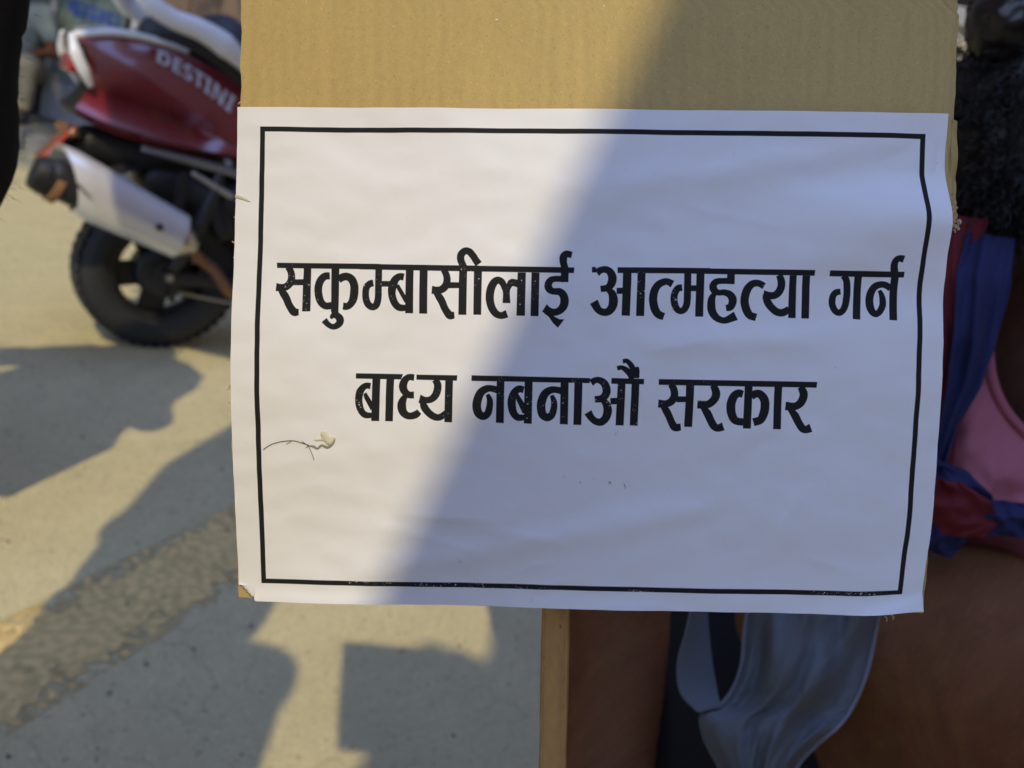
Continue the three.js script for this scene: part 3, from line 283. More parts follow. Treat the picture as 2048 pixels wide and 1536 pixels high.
// J: joints in metres (any can be moved by `pose`), body facing +z before turning
function joints(pose = {}) {
  const J = { head: V(0, 1.60, 0.03), neck: V(0, 1.45, 0), chest: V(0, 1.27, 0), belly: V(0, 1.08, 0.01), pelvis: V(0, 0.95, 0) };
  for (const [k, s] of [['L', 1], ['R', -1]]) Object.assign(J, { ['shoulder' + k]: V(0.175 * s, 1.39, 0), ['elbow' + k]: V(0.215 * s, 1.10, -0.02), ['wrist' + k]: V(0.205 * s, 0.86, 0.07), ['hip' + k]: V(0.09 * s, 0.92, 0), ['knee' + k]: V(0.10 * s, 0.49, 0.02), ['ankle' + k]: V(0.105 * s, 0.085, -0.02), ['toe' + k]: V(0.12 * s, 0.035, 0.15) });
  for (const k of Object.keys(pose)) J[k] = pose[k].isVector3 ? pose[k].clone() : V(...pose[k]);
  return J;
}
function handBones(w, e, grip) { // palm, four fingers bent in two joints, thumb
  const d = w.clone().sub(e).normalize(), s = (Math.abs(d.y) > 0.95 ? V(0, 0, 1) : V(0, 1, 0)).cross(d).normalize(), n = d.clone().cross(s), out = [], palm = w.clone().addScaledVector(d, 0.075);
  for (const k of [-1, 0, 1]) out.push([w.clone().addScaledVector(s, 0.008 * k), palm.clone().addScaledVector(s, 0.024 * k), 0.02, 0.015]);
  [[-0.03, 0.066], [-0.010, 0.078], [0.010, 0.073], [0.03, 0.056]].forEach(([o, l]) => { const a = palm.clone().addScaledVector(s, o), b = a.clone().addScaledVector(d, l * 0.5).addScaledVector(n, -0.012 - 0.02 * grip), c = b.clone().addScaledVector(d, l * (0.42 - 0.5 * grip)).addScaledVector(n, -0.025 - 0.012 * grip); out.push([a, b, 0.010, 0.009], [b, c, 0.009, 0.0075]); });
  const t0 = w.clone().addScaledVector(d, 0.025).addScaledVector(s, -0.022), t1 = t0.clone().addScaledVector(d, 0.035).addScaledVector(s, -0.025).addScaledVector(n, -0.015), t2 = t1.clone().addScaledVector(d, 0.028).addScaledVector(n, -0.016);
  out.push([t0, t1, 0.014, 0.011], [t1, t2, 0.011, 0.008]); return out;
}
function headBones(J, face, up) {
  const h = J.head, sd = up.clone().cross(face).normalize(), at = (f, u, s) => h.clone().addScaledVector(face, f).addScaledVector(up, u).addScaledVector(sd, s), o = [];
  o.push([at(-0.018, 0.03, 0), at(0.02, 0.03, 0), 0.088, 0.082], [at(0.03, -0.03, 0.022), at(0.03, -0.03, -0.022), 0.052, 0.052], [at(0.055, -0.085, 0.01), at(0.055, -0.085, -0.01), 0.027, 0.027], [at(0.04, -0.06, 0.03), at(0.0, -0.05, 0.055), 0.03, 0.022], [at(0.04, -0.06, -0.03), at(0.0, -0.05, -0.055), 0.03, 0.022]);
  o.push([at(0.092, 0.012, 0), at(0.108, -0.024, 0), 0.008, 0.014], [at(0.09, 0.03, 0.035), at(0.09, 0.03, -0.035), 0.014, 0.014], [at(0.088, -0.058, 0.018), at(0.088, -0.058, -0.018), 0.009, 0.009], [at(0, -0.005, 0.086), at(-0.01, -0.03, 0.082), 0.018, 0.012], [at(0, -0.005, -0.086), at(-0.01, -0.03, -0.082), 0.018, 0.012]);
  return { bones: o, at };
}
const EYEWHITE = mat([0.7, 0.68, 0.64], 0.3);
function figure(g, J, { skin = SKIN, shirt, trousers, shoes = mat([0.02, 0.02, 0.022], 0.6), sleeve = 0.9, face = V(0, 0, 1), up = V(0, 1, 0), hair = 'short', grip = 0.3, build = 1, cell = 0.014, extra = [], shirtMore, legs = 1 }) {
  const head = headBones(J, face, up), B = [...head.bones], f = build;
  B.push([J.neck.clone().addScaledVector(up, -0.02), J.head.clone().addScaledVector(up, -0.04), 0.058 * f, 0.052]);
  const torso = [[J.neck, J.chest, 0.055 * f, 0.10 * f], [J.shoulderL, J.shoulderR, 0.062 * f, 0.062 * f], [J.chest.clone().lerp(J.shoulderL, 0.45), J.belly.clone().lerp(J.hipL, 0.3), 0.088 * f, 0.085 * f], [J.chest.clone().lerp(J.shoulderR, 0.45), J.belly.clone().lerp(J.hipR, 0.3), 0.088 * f, 0.085 * f], [J.belly, J.pelvis, 0.105 * f, 0.11 * f], [J.hipL, J.hipR, 0.088 * f, 0.088 * f]];
  const arm = (k) => [[J['shoulder' + k], J['elbow' + k], 0.052 * f, 0.039 * f], [J['elbow' + k], J['wrist' + k], 0.040 * f, 0.025]];
  const leg = (k) => [[J['hip' + k], J['knee' + k], 0.085 * f, 0.056 * f], [J['knee' + k], J['ankle' + k], 0.055 * f, 0.036], [J['ankle' + k], J['toe' + k], 0.035, 0.026]];
  B.push(...torso, ...arm('L'), ...arm('R'), ...leg('L'), ...leg('R'), ...extra);
  const geos = [boneSkin(B, cell, 0.035)];
  for (const k of 'LR') geos.push(boneSkin(handBones(J['wrist' + k], J['elbow' + k], grip), 0.006, 0.008));
  const body = part('body', geos, skin, g);
  for (const s of [-1, 1]) { const e = new THREE.SphereGeometry(0.0115, 12, 8), c = head.at(0.078, 0.008, 0.03 * s); e.translate(c.x, c.y, c.z); part('eye', e, EYEWHITE, body); }
  const grow = (bones, d) => bones.map(([a, b, p, q]) => [a, b, p + d, q + d]);
  if (shirt) {
    const cut = (k) => [[J['shoulder' + k], J['shoulder' + k].clone().lerp(J['elbow' + k], Math.min(1, sleeve * 2)), 0.066 * f, 0.058 * f], ...(sleeve > 0.5 ? [[J['elbow' + k], J['elbow' + k].clone().lerp(J['wrist' + k], sleeve * 2 - 1), 0.056 * f, 0.044]] : [])];
    part('shirt', boneSkin([...grow(torso.slice(1), 0.014), [J.chest.clone().lerp(J.neck, 0.55), J.chest, 0.075 * f, 0.115 * f], ...(sleeve > 0 ? [...cut('L'), ...cut('R')] : [])], cell, 0.04, (p, d) => { const w = d + 0.006 * n3(p.x * 14, p.y * 9, p.z * 14); return shirtMore ? shirtMore(p, w) : w; }), shirt, g);
  }
  if (trousers) part('trousers', boneSkin([...grow(torso.slice(4), 0.017), ...'LR'.split('').flatMap((k) => [[J['hip' + k], J['knee' + k], 0.10 * f, 0.075], [J['knee' + k], J['knee' + k].clone().lerp(J['ankle' + k], 0.92 * legs), 0.074, 0.06]])], cell, 0.03, (p, d) => d + 0.005 * n3(p.x * 16, p.y * 10, p.z * 16)), trousers, g);
  if (shoes) for (const k of 'LR') part('shoe', boneSkin([[J['ankle' + k].clone().add(V(0, -0.03, -0.015)), J['toe' + k].clone().add(V(0, 0.005, 0)), 0.048, 0.038]], 0.01, 0.02), shoes, g);
  if (hair === 'short') part('hair', boneSkin([[head.at(-0.03, 0.045, 0), head.at(0.03, 0.055, 0), 0.098, 0.088], [head.at(-0.06, -0.03, 0), head.at(-0.04, 0.03, 0), 0.06, 0.085]], 0.009, 0.02, (p, d) => { const q = p.clone().sub(J.head); const fr = q.dot(face) - 0.045 - 0.25 * (q.dot(up) - 0.05); return Math.max(d + 0.004 * n3(p.x * 90, p.y * 90, p.z * 90), q.dot(up) < 0.075 ? fr : -1, -(q.dot(up) + 0.055)); }), HAIR, g);
  return { head, body };
}
function standing(name, label, [x, z], turn, height, style, pose, group) {
  const g = thing(name, label, 'person', [x, 0, z], group); g.rotation.y = turn; g.scale.setScalar(height / 1.72);
  figure(g, joints(pose), style); return g;
}
// ---------- the motorcycle ----------
const bike = thing('motorcycle', 'red motorcycle with white grab rail and silver muffler parked on the road', 'motorcycle');
{
  const ps = 45 * D2R, l = 4 * D2R, fw = V(Math.cos(ps), 0, -Math.sin(ps)), sd = V(Math.sin(ps), 0, Math.cos(ps));
  const up = V(0, Math.cos(l), 0).addScaledVector(sd, -Math.sin(l)), s2 = fw.clone().cross(up);
  bike.position.set(-1.407, 0, -2.812); bike.matrix.makeBasis(fw, up, s2); bike.quaternion.setFromRotationMatrix(bike.matrix);
}
const RED = phys([0.19, 0.02, 0.024], 0.24, { ior: 1.95, clearcoat: 1, clearcoatRoughness: 0.08 }), WHITE = phys([0.80, 0.82, 0.82], 0.3, { clearcoat: 0.5 }), BLACKPL = mat([0.014, 0.014, 0.015], 0.5), RUBBER = mat([0.026, 0.028, 0.031], 0.7), STEEL = mat([0.5, 0.5, 0.5], 0.3, { metalness: 0.9 }), DARKMETAL = mat([0.05, 0.052, 0.056], 0.45, { metalness: 0.5 }), SEAT = mat([0.045, 0.048, 0.058], 0.6);
const SILVER = phys([0.90, 0.91, 0.91], 0.27, { metalness: 0.42, clearcoat: 0.7 });
function wheel(parent, name, x, r, wd) {
  const g = new THREE.Group(); g.name = name; g.position.set(x, r, 0); parent.add(g);
  const prof = []; for (let i = 0; i <= 24; i++) { const a = lerp(-1.0, 1.0, i / 24) * Math.PI * 0.78, rr = r - wd * 0.55 + Math.cos(a) * wd * 0.55 * (0.96 + 0.04 * Math.cos(a)), y = Math.sin(a) * wd * 0.52; prof.push(new THREE.Vector2(rr - (i % 4 === 0 && i > 5 && i < 19 ? 0.005 : 0), y)); }
  const ty = new THREE.LatheGeometry(prof, 72); ty.rotateX(Math.PI / 2); part('tyre', ty, RUBBER, g);
  const blocks = []; for (let k = 0; k < 44; k++) for (const s of [-1, 1]) { const b = box(0.030, 0.008, 0.028); b.rotateY(s * 0.5); b.translate(0, r - 0.0050, s * wd * 0.27); b.rotateZ(k / 44 * Math.PI * 2 + s * 0.03); blocks.push(b); }
  part('tread', blocks, RUBBER, g);
  const rimR = r - wd * 0.95, rim = new THREE.LatheGeometry([[rimR - 0.02, -0.045], [rimR + 0.008, -0.05], [rimR + 0.012, -0.044], [rimR - 0.01, -0.03], [rimR - 0.014, 0], [rimR - 0.01, 0.03], [rimR + 0.012, 0.044], [rimR + 0.008, 0.05], [rimR - 0.02, 0.045], [rimR - 0.024, 0], [rimR - 0.02, -0.045]].map((p) => new THREE.Vector2(...p)), 64); rim.rotateX(Math.PI / 2); part('rim', rim, BLACKPL, g);
  for (let k = 0; k < 5; k++) { const s = box(0.095, rimR - 0.03, 0.03, 0, (rimR + 0.02) / 2, 0, 0.008); s.rotateZ(k / 5 * Math.PI * 2 + 0.5); part('spoke', s, BLACKPL, g); }
  const drum = new THREE.LatheGeometry([[0.0, 0.062], [0.085, 0.058], [0.098, 0.05], [0.10, 0.0], [0.098, -0.05], [0.0, -0.055]].map((p) => new THREE.Vector2(...p)), 40); drum.rotateX(Math.PI / 2); part('brake_drum', drum, DARKMETAL, g);
  const hub = new THREE.CylinderGeometry(0.05, 0.05, 0.15, 28); hub.rotateX(Math.PI / 2); part('hub', hub, DARKMETAL, g);
  const ax = new THREE.CylinderGeometry(0.014, 0.014, 0.24, 14); ax.rotateX(Math.PI / 2); part('axle', ax, STEEL, g);
  return g;
}
wheel(bike, 'rear_wheel', 0, 0.30, 0.125); wheel(bike, 'front_wheel', 1.32, 0.30, 0.09);
{ // tail fairing: long curves from the rear tip forward (x, y, half width)
  const c = (pts) => new THREE.CatmullRomCurve3(pts.map((p) => V(...p)));
  const C0 = [[-0.385, 1.045, 0.045], [-0.255, 1.088, 0.06], [-0.115, 1.098, 0.07], [0.0, 1.084, 0.08], [0.146, 1.045, 0.10], [0.38, 0.98, 0.12]];
  const C1 = [[-0.352, 1.036, 0.10], [-0.234, 1.008, 0.128], [-0.099, 0.952, 0.145], [0.028, 0.898, 0.152], [0.115, 0.842, 0.155], [0.33, 0.78, 0.16]];
  const C2 = [[-0.312, 0.904, 0.03], [-0.262, 0.898, 0.038], [-0.14, 0.886, 0.05], [0.0, 0.862, 0.072], [0.112, 0.838, 0.145], [0.335, 0.765, 0.155]];
  const C3 = [[-0.362, 0.832, 0.105], [-0.285, 0.812, 0.135], [-0.15, 0.798, 0.158], [0.02, 0.79, 0.168], [0.16, 0.79, 0.168], [0.36, 0.73, 0.165]];
  const C4 = [[-0.35, 0.81, 0.07], [-0.25, 0.776, 0.085], [-0.098, 0.764, 0.10], [0.04, 0.764, 0.105], [0.168, 0.768, 0.11], [0.37, 0.71, 0.12]];
  const rib = (A, B, bulge, sgn, t0 = 0, t1 = 1, off = 0, v0 = 0, v1 = 1) => sheet((s, t) => { const q = lerp(t0, t1, s), vv = lerp(v0, v1, t), a = A.getPoint(q), b = B.getPoint(q), p = a.lerp(b, vv); const n = V(0, 0.25, 1).normalize(); p.addScaledVector(n, bulge * Math.sin(vv * Math.PI) + off); p.z *= sgn; return p; }, 60, 10);
  const c0 = c(C0), c1 = c(C1), c2 = c(C2), c3 = c(C3), c4 = c(C4), mir = (k) => c(k.map(([x, y, z]) => [x, y, -z]));
  const tail = new THREE.Group(); tail.name = 'tail_fairing'; bike.add(tail);
  for (const s of [1, -1]) { part('upper_panel', rib(c0, c1, 0.004, s), RED, tail); part('recess_panel', rib(c1, c2, -0.006, s), RED, tail); part('lower_panel', rib(c2, c3, 0.004, s), RED, tail); part('under_panel', rib(c3, c4, 0.0, s), RED, tail); }
  part('top_cover', sheet((s, t) => c0.getPoint(s).lerp(mir(C0).getPoint(s), t).add(V(0, 0.02 * Math.sin(t * Math.PI), 0)), 40, 8), BLACKPL, tail);
  part('rear_panel', [sheet((s, t) => { const P = [C0[0], C1[0], C2[0], C3[0], C4[0]].map((p) => V(...p)), q = t * 4, k = Math.min(3, Math.floor(q)), a = P[k].clone().lerp(P[k + 1], q - k); a.z *= lerp(1, -1, s); a.x -= 0.02 * Math.sin(s * Math.PI); return a; }, 8, 16)], BLACKPL, tail);
  part('tail_light', box(0.05, 0.06, 0.12, -0.362, 0.965, 0, 0.014), phys([0.35, 0.01, 0.01], 0.15, { clearcoat: 1 }), tail);
  for (const s of [1, -1]) {
    part('white_trim', taper([[-0.03, 1.100, 0.083 * s, 0.006], [-0.115, 1.106, 0.078 * s, 0.011], [-0.255, 1.095, 0.07 * s, 0.014], [-0.375, 1.052, 0.058 * s, 0.013]], 40, 10, 0.8), WHITE, tail);
    part('white_trim', taper([[-0.384, 1.055, 0.062 * s, 0.010], [-0.372, 1.0, 0.09 * s, 0.019], [-0.345, 0.95, 0.095 * s, 0.018], [-0.318, 0.908, 0.085 * s, 0.009]], 30, 10, 0.7), WHITE, tail);
    const letters = canvasMap(1024, 160, (g, w, h) => { g.fillStyle = '#fff'; g.font = 'italic bold 170px sans-serif'; g.textBaseline = 'middle'; const tw = g.measureText('DESTINI').width; g.save(); g.translate(w / 2, h / 2 + 6); g.scale(s > 0 ? w * 0.97 / tw : -w * 0.97 / tw, 1.12); g.textAlign = 'center'; g.fillText('DESTINI', 0, 0); g.restore(); });
    letters.wrapS = letters.wrapT = THREE.ClampToEdgeWrapping;
    const lg = sheet((u, t) => { const q = lerp(0.34, 0.80, u), vv = lerp(0.10, 0.46, t) + lerp(0, 0.12, u), a = c0.getPoint(q), b = c1.getPoint(q), p = a.lerp(b, vv); p.addScaledVector(V(0, 0.25, 1).normalize(), 0.004 * Math.sin(vv * Math.PI) + 0.0035); p.z *= s; return p; }, 50, 6, 0, (u, t) => [u, 1 - t]);
    part('lettering', lg, mat([0.6, 0.61, 0.66], 0.45, { map: letters, alphaTest: 0.5 }), tail);
  }
}
for (const s of [1, -1]) part('grab_rail', taper([[-0.235, 1.36, 0.06 * s, 0.034], [-0.222, 1.27, 0.12 * s, 0.035], [-0.19, 1.212, 0.155 * s, 0.034], [-0.12, 1.184, 0.165 * s, 0.032], [-0.03, 1.176, 0.17 * s, 0.036], [0.06, 1.15, 0.17 * s, 0.043], [0.13, 1.11, 0.165 * s, 0.026], [0.22, 1.05, 0.15 * s, 0.016]], 60, 12, 0.75), WHITE, bike);
part('grab_rail', tube([[-0.235, 1.36, 0.06], [-0.24, 1.375, 0], [-0.235, 1.36, -0.06]], 0.032, 12, 10), WHITE, bike);
for (const s of [1, -1]) part('rail_bracket', taper([[-0.14, 1.13, 0.11 * s, 0.016], [-0.05, 1.125, 0.135 * s, 0.018], [0.05, 1.10, 0.15 * s, 0.024], [0.2, 1.03, 0.14 * s, 0.028]], 24, 8, 0.8), BLACKPL, bike);
part('seat', boneSkin([[V(-0.12, 1.13, 0), V(0.12, 1.16, 0), 0.055, 0.07], [V(0.1, 1.17, 0.05), V(0.1, 1.17, -0.05), 0.08, 0.08], [V(0.12, 1.16, 0), V(0.42, 0.98, 0), 0.085, 0.085], [V(0.4, 0.97, 0.06), V(0.4, 0.97, -0.06), 0.08, 0.08], [V(0.42, 0.97, 0), V(0.72, 0.96, 0), 0.085, 0.07]], 0.014, 0.05), SEAT, bike);
{ // muffler on the right-hand side
  const A = [[-0.425, 0.615, 0.215], [0.0, 0.462, 0.205]], ax = (t, dy = 0, dz = 0) => [lerp(A[0][0], A[1][0], t) + dy * 0.34, lerp(A[0][1], A[1][1], t) + dy, lerp(A[0][2], A[1][2], t) + dz];
  const m = new THREE.Group(); m.name = 'muffler'; bike.add(m);
  part('can', taper([[...ax(-0.08), 0.048], [...ax(0.0), 0.062], [...ax(0.5), 0.066], [...ax(0.92), 0.06], [...ax(1.0), 0.05], [...ax(1.1), 0.03]], 40, 24, 0.9), DARKMETAL, m);
  const shield = sheet((s, t) => { const a = lerp(-0.25, 0.98, t) * Math.PI, cut = lerp(-0.04, 0.20, smooth(0.35, 1, 1 - t)), x = lerp(cut - 0.02, 0.94, s), r = 0.103 * (1 - 0.20 * s) * (0.9 + 0.1 * Math.sin(Math.min(1, s * 6) * Math.PI / 2)); const p = ax(x); return V(p[0] + Math.sin(a) * r * 0.34, p[1] + Math.sin(a) * r * 1.02, p[2] + Math.cos(a) * r * 0.9); }, 40, 28, 0.003);
  part('heat_shield', shield, SILVER, m);
  part('front_cone', taper([[...ax(0.93), 0.068], [...ax(1.0), 0.06], [...ax(1.06), 0.042], [...ax(1.1), 0.03]], 16, 20, 0.9), STEEL, m);
  part('end_cap', taper([[...ax(-0.13, -0.012), 0.030], [...ax(-0.125, -0.012), 0.052], [...ax(-0.06, -0.01), 0.062], [...ax(0.02, -0.008), 0.062]], 20, 24, 0.9), BLACKPL, m);
  part('rust_band', taper([[...ax(0.0, -0.014), 0.064], [...ax(0.06, -0.014), 0.0655]], 6, 24, 0.9), mat([0.30, 0.16, 0.07], 0.6), m);
  for (const t of [0.22, 0.72]) { const b = new THREE.CylinderGeometry(0.012, 0.012, 0.012, 12); b.rotateX(Math.PI / 2); const p = ax(t, 0.012, 0.085); b.translate(...p); part('bolt', b, t < 0.5 ? SILVER : DARKMETAL, m); }
  part('slot', tube([ax(0.08, 0.02, 0.091), ax(0.2, 0.0, 0.090), ax(0.36, -0.015, 0.086), ax(0.46, -0.018, 0.083)], 0.0035, 16, 6), DARKMETAL, m);
  part('exhaust_pipe', tube([ax(1.05), [0.06, 0.41, 0.19], [0.13, 0.365, 0.185], [0.215, 0.28, 0.18], [0.5, 0.22, 0.14], [0.75, 0.3, 0.1]], 0.021, 40, 12), mat([0.26, 0.15, 0.09], 0.45, { metalness: 0.6 }), m);
  part('hanger', box(0.03, 0.2, 0.012, -0.02, 0.6, 0.17, 0.004), BLACKPL, m);
}
part('rear_fender', sheet((s, t) => { const a = lerp(35, 150, s) * D2R, r = 0.375 + 0.02 * Math.sin(s * 3), w = lerp(-0.085, 0.085, t); return V(Math.cos(a) * r - 0.01, 0.30 + Math.sin(a) * r + 0.03 * (1 - Math.pow(t * 2 - 1, 2)), w); }, 30, 10, 0.006), BLACKPL, bike);
part('hugger', boneSkin([[V(-0.06, 0.64, 0.03), V(0.34, 0.62, 0.05), 0.07, 0.10], [V(-0.06, 0.64, -0.03), V(0.34, 0.62, -0.05), 0.07, 0.10], [V(0.12, 0.60, 0.06), V(0.30, 0.46, 0.09), 0.06, 0.06], [V(0.10, 0.62, 0.09), V(0.16, 0.50, 0.13), 0.04, 0.035]], 0.013, 0.04), BLACKPL, bike);
part('under_tail', boneSkin([[V(-0.28, 0.72, 0), V(0.1, 0.72, 0), 0.06, 0.085], [V(-0.3, 0.72, 0), V(-0.40, 0.64, 0), 0.045, 0.02]], 0.012, 0.03), BLACKPL, bike);
part('plate_holder', sheet((s, t) => V(lerp(-0.355, -0.45, t), lerp(0.77, 0.63, t), lerp(0.015, 0.10, s)), 4, 4, 0.006), BLACKPL, bike);
part('number_plate', sheet((s, t) => V(lerp(-0.366, -0.448, t), lerp(0.765, 0.645, t), lerp(0.095, 0.02, s)), 4, 4, 0.004), mat([0.20, 0.09, 0.045], 0.5), bike);
part('plate_edge', taper([[-0.355, 0.772, 0.105, 0.005], [-0.44, 0.655, 0.105, 0.006]], 8, 8), mat([0.55, 0.05, 0.025], 0.35), bike);
for (const s of [1, -1]) { part('indicator', boneSkin([[V(-0.345, 0.755, 0.07 * s), V(-0.36, 0.75, 0.10 * s), 0.012, 0.016]], 0.006, 0.01), phys([0.22, 0.10, 0.03], 0.25, { clearcoat: 1 }), bike); part('indicator_stalk', tube([[-0.30, 0.755, 0.03 * s], [-0.345, 0.752, 0.08 * s]], 0.008, 6, 8), BLACKPL, bike); }
for (const s of [1, -1]) part('subframe', taper([[-0.15, 0.748, 0.11 * s, 0.012], [0.05, 0.738, 0.125 * s, 0.017], [0.2, 0.722, 0.13 * s, 0.017], [0.5, 0.60, 0.12 * s, 0.016]], 24, 10), mat([0.28, 0.30, 0.33], 0.4, { metalness: 0.5 }), bike);
part('footrest_bracket', taper([[0.02, 0.70, 0.135, 0.008], [0.11, 0.665, 0.14, 0.011], [0.22, 0.615, 0.14, 0.012], [0.36, 0.44, 0.14, 0.012]], 24, 8), mat([0.55, 0.54, 0.5], 0.35, { metalness: 0.5 }), bike);
for (const s of [1, -1]) { part('swingarm', box(0.56, 0.045, 0.03, 0.27, 0.30, 0.10 * s, 0.01), DARKMETAL, bike); part('shock_absorber', taper([[0.0, 0.33, 0.13 * s, 0.018], [0.04, 0.42, 0.13 * s, 0.028], [0.10, 0.6, 0.13 * s, 0.028], [0.13, 0.74, 0.12 * s, 0.016]], 24, 12), DARKMETAL, bike); }
part('brake_rod', tube([[0.05, 0.24, 0.085], [0.3, 0.22, 0.10], [0.6, 0.25, 0.12]], 0.006, 20, 8), STEEL, bike); part('brake_arm', box(0.022, 0.10, 0.012, 0.03, 0.25, 0.085, 0.004), DARKMETAL, bike);
part('footpeg', tube([[0.34, 0.45, 0.14], [0.34, 0.44, 0.24]], 0.014, 4, 10), BLACKPL, bike);
part('side_cover', boneSkin([[V(0.2, 0.62, 0.09), V(0.5, 0.6, 0.1), 0.07, 0.09], [V(0.2, 0.62, -0.09), V(0.5, 0.6, -0.1), 0.07, 0.09]], 0.016, 0.05), BLACKPL, bike);
part('engine', boneSkin([[V(0.5, 0.38, 0.08), V(0.72, 0.36, 0.08), 0.12, 0.12], [V(0.5, 0.38, -0.08), V(0.72, 0.36, -0.08), 0.12, 0.12], [V(0.72, 0.42, 0), V(0.85, 0.62, 0), 0.10, 0.10]], 0.018, 0.03), DARKMETAL, bike);
part('fuel_tank', boneSkin([[V(0.68, 0.97, 0), V(0.98, 1.0, 0), 0.12, 0.16], [V(0.95, 0.93, 0.1), V(1.02, 0.82, 0.14), 0.1, 0.07], [V(0.95, 0.93, -0.1), V(1.02, 0.82, -0.14), 0.1, 0.07]], 0.018, 0.05), RED, bike);
for (const s of [1, -1]) part('fork_leg', tube([[1.32, 0.30, 0.085 * s], [1.10, 0.95, 0.085 * s]], 0.024, 6, 12), DARKMETAL, bike);
part('handlebar', tube([[0.90, 1.10, 0.36], [1.0, 1.12, 0.22], [1.08, 1.06, 0.06], [1.08, 1.06, -0.06], [1.0, 1.12, -0.22], [0.90, 1.10, -0.36]], 0.013, 40, 10), BLACKPL, bike);
part('headlight', boneSkin([[V(1.16, 0.93, 0), V(1.24, 0.90, 0), 0.10, 0.085]], 0.014, 0.02), RED, bike);
part('front_fender', sheet((s, t) => { const a = lerp(20, 140, s) * D2R, w = lerp(-0.06, 0.06, t); return V(1.32 + Math.cos(a) * 0.33, 0.30 + Math.sin(a) * 0.33, w); }, 24, 6, 0.005), BLACKPL, bike);
part('side_stand', tube([[0.55, 0.28, -0.12], [0.5, 0.0, -0.27]], 0.011, 4, 8), STEEL, bike);
// ---------- kerb, pavement and the shop front across the road ----------
const KD = V(0.9755, 0, -0.22), KN = V(-0.22, 0, -0.9755), K0 = V(-3.7, 0, -5.36);   // along the kerb, away from the road
function along(name, label, category, kind) { const o = kind ? null : thing(name, label, category); const g = o ?? new THREE.Group(); g.position.copy(K0); g.rotation.y = Math.atan2(0.22, 0.9755); return g; }
// local axes of that frame: x along the kerb, z towards the road
const kerbTurn = Math.atan2(0.22, 0.9755);
const place = (o) => { o.position.copy(K0); o.rotation.y = kerbTurn; return o; };
const concrete = dataMap(512, 512, (x, y) => { const v = 0.42 + tiled(x, y, 6, 5) * 0.05 + tiled(x, y, 40, 15) * 0.03 + (rnd() - 0.5) * 0.05; return [v * 1.02, v, v * 0.9]; });
const pv = box(40, 0.12, 1.6, 0, 0.06, -0.95); uvMetres(pv, 1.3);
place(struct('pavement', pv, mat([1, 1, 1], 0.9, { map: concrete }), 'raised grey pavement along the shop front', 'pavement'));
{ const kerb = new THREE.Group(); kerb.name = 'kerb'; kerb.userData = { kind: 'structure', label: 'row of weathered kerb stones', category: 'kerb' }; scene.add(place(kerb)); const km = [0.20, 0.23, 0.17].map((v) => mat([v, v * 0.96, v * 0.84], 0.9)), kg = box(0.585, 0.15, 0.15, 0, 0, 0, 0.012); for (let k = 0; k < 24; k++) { const o = part('kerb_stone', kg, km[k % 3], kerb); o.position.set(-4 + k * 0.6, 0.06 + (rnd() - 0.5) * 0.006, -0.08 + (rnd() - 0.5) * 0.01); } }
const shop = place(thing('shop_front', 'grey-green shop front with blue painted lettering on its metal door', 'building')); shop.position.addScaledVector(KN, 0.95);
